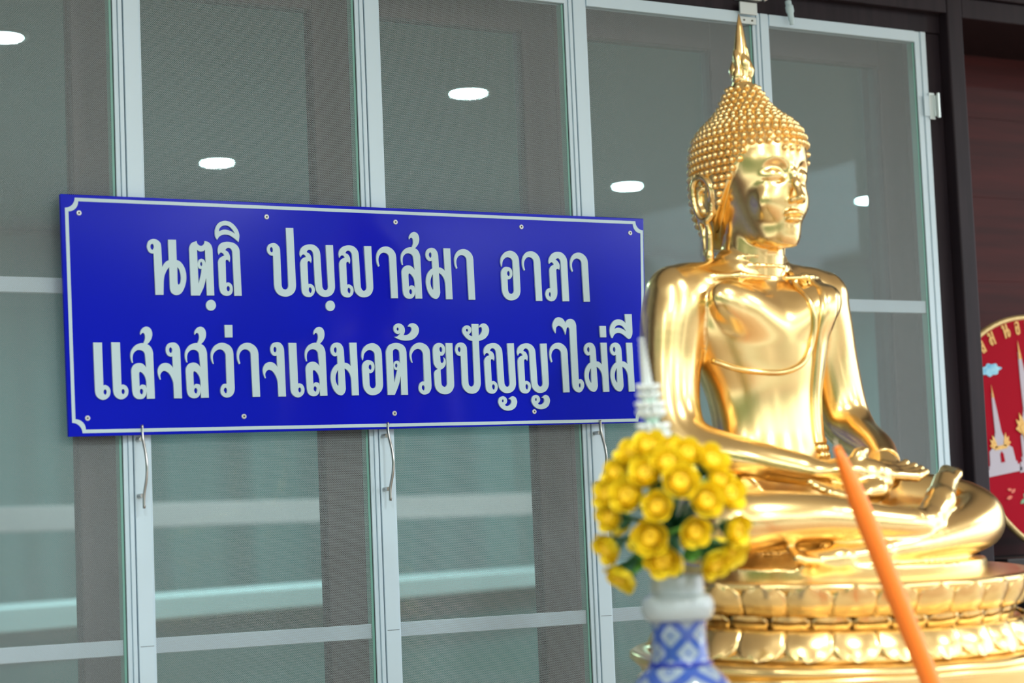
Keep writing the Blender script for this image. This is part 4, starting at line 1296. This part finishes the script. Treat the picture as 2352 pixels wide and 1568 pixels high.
# jasmine spire rising from the dome
sp = MB().tube([(-.022, 0, .085), (-.030, 0, .16), (-.0365, 0, .232)], [.0025, .002, .0012], 6).build('spire_wire', 'stem', bq, smooth=True)
def bud_ring(n, r, br, tilt):
    m = MB()
    for k in range(n):
        a = 2 * math.pi * k / n
        rot = Matrix.Rotation(a, 3, 'Z') @ Matrix.Rotation(tilt, 3, 'Y')
        m.ball((r * math.cos(a), r * math.sin(a), 0), br, 7, 5, (.8, .8, 1.5), rot)
    me = m.mesh('jasmine_ring')
    me.polygons.foreach_set('use_smooth', [True] * len(me.polygons))
    return me
big, sml = bud_ring(10, .0135, .0058, .9), bud_ring(6, .0045, .0034, .5)
mint = MB().lathe([(.006, -.005), (.0095, -.003), (.0095, .003), (.006, .005)], 14).mesh('mint_ring')
def on_wire(zz):
    t = (zz - .085) / .147
    return (-.022 - .0145 * t, 0, zz)
for zz, sc in ((.104, 1.12), (.134, 1.0), (.158, .82)):
    for dz in (-.0055, .0055):
        o = obj('jasmine_ring', big, 'jasmine', bq, loc=on_wire(zz + dz))
        o.scale = (sc, sc, sc)
for zz in (.120, .147):
    obj('mint_ring', mint, 'mint', bq, loc=on_wire(zz))
for k in range(9):
    o = obj('jasmine_ring', sml, 'jasmine', bq, loc=on_wire(.170 + .0072 * k))
    sc = 1.0 - .055 * k
    o.scale = (sc, sc, sc)
MB().ball((0, 0, 0), .0048, 10, 8).build('turquoise_bead', 'bead', bq, smooth=True, loc=rv * (-46 * k_px) - uv_ * (22 * k_px) + fv * .088)

# ================================================================ leaning orange candle
c_top, c_bot = Vector((.013, -1.36, 1.448)), Vector((.180, -1.415, .9645))
cd = thing('orange_candle', 'long leaning orange candle in front of the statue', 'candle', tuple(c_bot))
ax = c_top - c_bot
n = 26
pts = [tuple(ax * (i / n)) for i in range(n + 1)]
rad = [.0142] * (n - 4) + [.0138, .0126, .0106, .0082, .0052]
MB().tube(pts, rad, 20).build('wax', 'candle', cd, smooth=True)
MB().tube([tuple(ax * .995), tuple(ax * 1.0 + Vector((-.002, 0, .010)))], .0012, 6).build('wick', 'wick', cd)

# ================================================================ embroidered red fan standing in the niche
fan = thing('ceremonial_fan', 'red oval ceremonial fan embroidered with silver pagodas and blue cloud', 'fan', (1.945, 0.16, 1.237))
FC = Vector((1.905, 0.16, 1.537))                 # centre of the leaf
ft = math.radians(7.5)
fe1, fe2 = Vector((math.cos(ft), 0, math.sin(ft))), Vector((-math.sin(ft), 0, math.cos(ft)))
def fp(u, v, y=0.0):
    """fan coordinates in metres (u across, v up along the long axis)"""
    p = FC + fe1 * u + fe2 * v - Vector((1.945, 0.16, 1.237))
    return (p.x, y, p.z)
A_ = .288
def outline(k=1.0, n=72):
    pts = []
    for i in range(n):
        t = 2 * math.pi * i / n
        v = A_ * math.sin(t)
        half = (.240 + .070 * math.sin(t)) * math.cos(t)
        pts.append((half * k, v * k if k == 1 else v * (1 - (1 - k) * .66)))
    return pts
def flat(name, poly, y0, y1, m, parent):
    P = [fp(u, v) for u, v in poly]
    return MB().prism([(p[0], p[2]) for p in P], y0, y1).build(name, m, parent)
flat('leaf_panel', outline(.97), -.006, .006, 'fan_red', fan)
rim = [fp(u, v) for u, v in outline(.985)]
MB().tube(rim + [rim[0]], .0078, 10).build('gold_rim', 'fan_rim', fan, smooth=True)
MB().tube([fp(0, -.27, .0), fp(0, -.299, .0)], [.012, .010], 12).build('handle', 'fan_rim', fan, smooth=True)
def pagoda(x0, z0, s, name, wx=1.0):
    y0, y1 = -.0082, -.0062
    body_ = [(-.055, 0), (.055, 0), (.055, .012), (.050, .012), (.050, .022), (.044, .022), (.044, .032), (.040, .032), (.036, .075), (.024, .085), (.020, .11), (.013, .13),
             (.008, .20), (.003, .25), (-.003, .25), (-.008, .20), (-.013, .13), (-.020, .11), (-.024, .085), (-.036, .075), (-.040, .032), (-.044, .032), (-.044, .022), (-.050, .022), (-.050, .012), (-.055, .012)]
    p = flat(name, [(x0 + a * s * (wx if b < .09 else 1), z0 + b * s) for a, b in body_], y0, y1, 'thread_silver', fan)
    flat('doorway', [(x0 + a * s, z0 + b * s) for a, b in ((-.008, .036), (.008, .036), (.007, .062), (0, .07), (-.007, .062))], y0 - .0008, y0 - .0001, 'fan_red', p)
    for sx in (-1, 1):
        flat('gold_crest', [(x0 + sx * a * s, z0 + b * s) for a, b in (((.012, .085), (.030, .080), (.044, .092), (.036, .098), (.040, .112), (.030, .106), (.028, .124), (.020, .112)))][::sx], y0 - .001, y0 - .0001, 'thread_gold', p)
    flat('gold_band', [(x0 + a * s, z0 + b * s) for a, b in ((-.026, .076), (.026, .076), (.022, .088), (-.022, .088))], y0 - .001, y0 - .0001, 'thread_gold', p)
    flat('gold_tip', [(x0 + a * s, z0 + b * s) for a, b in ((-.004, .235), (.004, .235), (0, .275))], y0 - .001, y0 - .0001, 'thread_gold', p)
    return p
pagoda(-.122, -.085, .80, 'small_pagoda', 1.35)
pagoda(.110, -.085, .80, 'small_pagoda', 1.35)
big_ = pagoda(-.012, -.090, 1.17, 'tall_pagoda', .9)
def blob(name, u0, v0, w_, h_, m, y=-.0085):
    pts = []
    for i in range(40):
        t = 2 * math.pi * i / 40
        r_ = 1 + .13 * math.cos(7 * t)
        pts.append((u0 + w_ * r_ * math.cos(t) * (1 - .2 * abs(math.sin(t))), v0 + h_ * r_ * math.sin(t)))
    return flat(name, pts, y, -.0062, m, fan)
blob('cloud', -.115, .171, .034, .015, 'thread_blue')
blob('cloud', .12, .16, .030, .014, 'thread_blue')
flat('ribbon', [(-.045, -.10), (-.036, -.05), (-.040, -.01), (-.050, .02), (-.032, .03), (-.024, -.01), (-.022, -.05), (-.030, -.105)], -.0105, -.0088, 'thread_gold', fan)
blob('medallion', .0, -.035, .022, .045, 'thread_blue', -.0115)
rnd = random.Random(3)
for k in range(34):
    u, v = rnd.uniform(-.125, .12), rnd.uniform(-.19, -.115)
    s_ = rnd.uniform(.006, .013)
    a = rnd.uniform(0, 3.1)
    ca, sa = math.cos(a), math.sin(a)
    lf = [(u + s_ * (x * ca - y * sa), v + s_ * (x * sa + y * ca)) for x, y in ((-1, 0), (-.3, -.42), (.5, -.38), (1, 0), (.5, .38), (-.3, .42))]
    flat('embroidered_leaf', lf, -.0062 - .0006 * (k % 5) - .0008, -.0062, ('thread_green', 'thread_green', 'thread_pink')[k % 3], fan)
# golden lettering along the upper and lower arc (too blurred to read in full)
gl = ['sara_aa', 'wo_waen', 'ngo_ngu', 'to_tao', 'so_suea', 'mo_ma', 'no_nu', 'o_ang', 'do_dek', 'po_pla']
def arc_text(n, t0, t1, kk, sc):
    for k in range(n):
        t = t0 + (t1 - t0) * k / (n - 1)
        v = A_ * math.sin(t) * kk
        u = (.240 + .070 * math.sin(t)) * math.cos(t) * kk
        o = obj('gold_letter', glyph_me[gl[k % len(gl)]].copy(), None, fan)
        o.data.materials.clear()
        o.data.materials.append(M['thread_gold'])
        ang = math.radians(90) - t if t0 > 0 else -(t + math.radians(90))
        p = fp(u, v, -.0075)
        o.matrix_local = Matrix.Translation(p) @ Matrix.Rotation(ang * .8 - ft, 4, 'Y') @ Matrix.Diagonal((sc, .5, sc, 1))
arc_text(15, math.radians(152), math.radians(30), .85, .33)
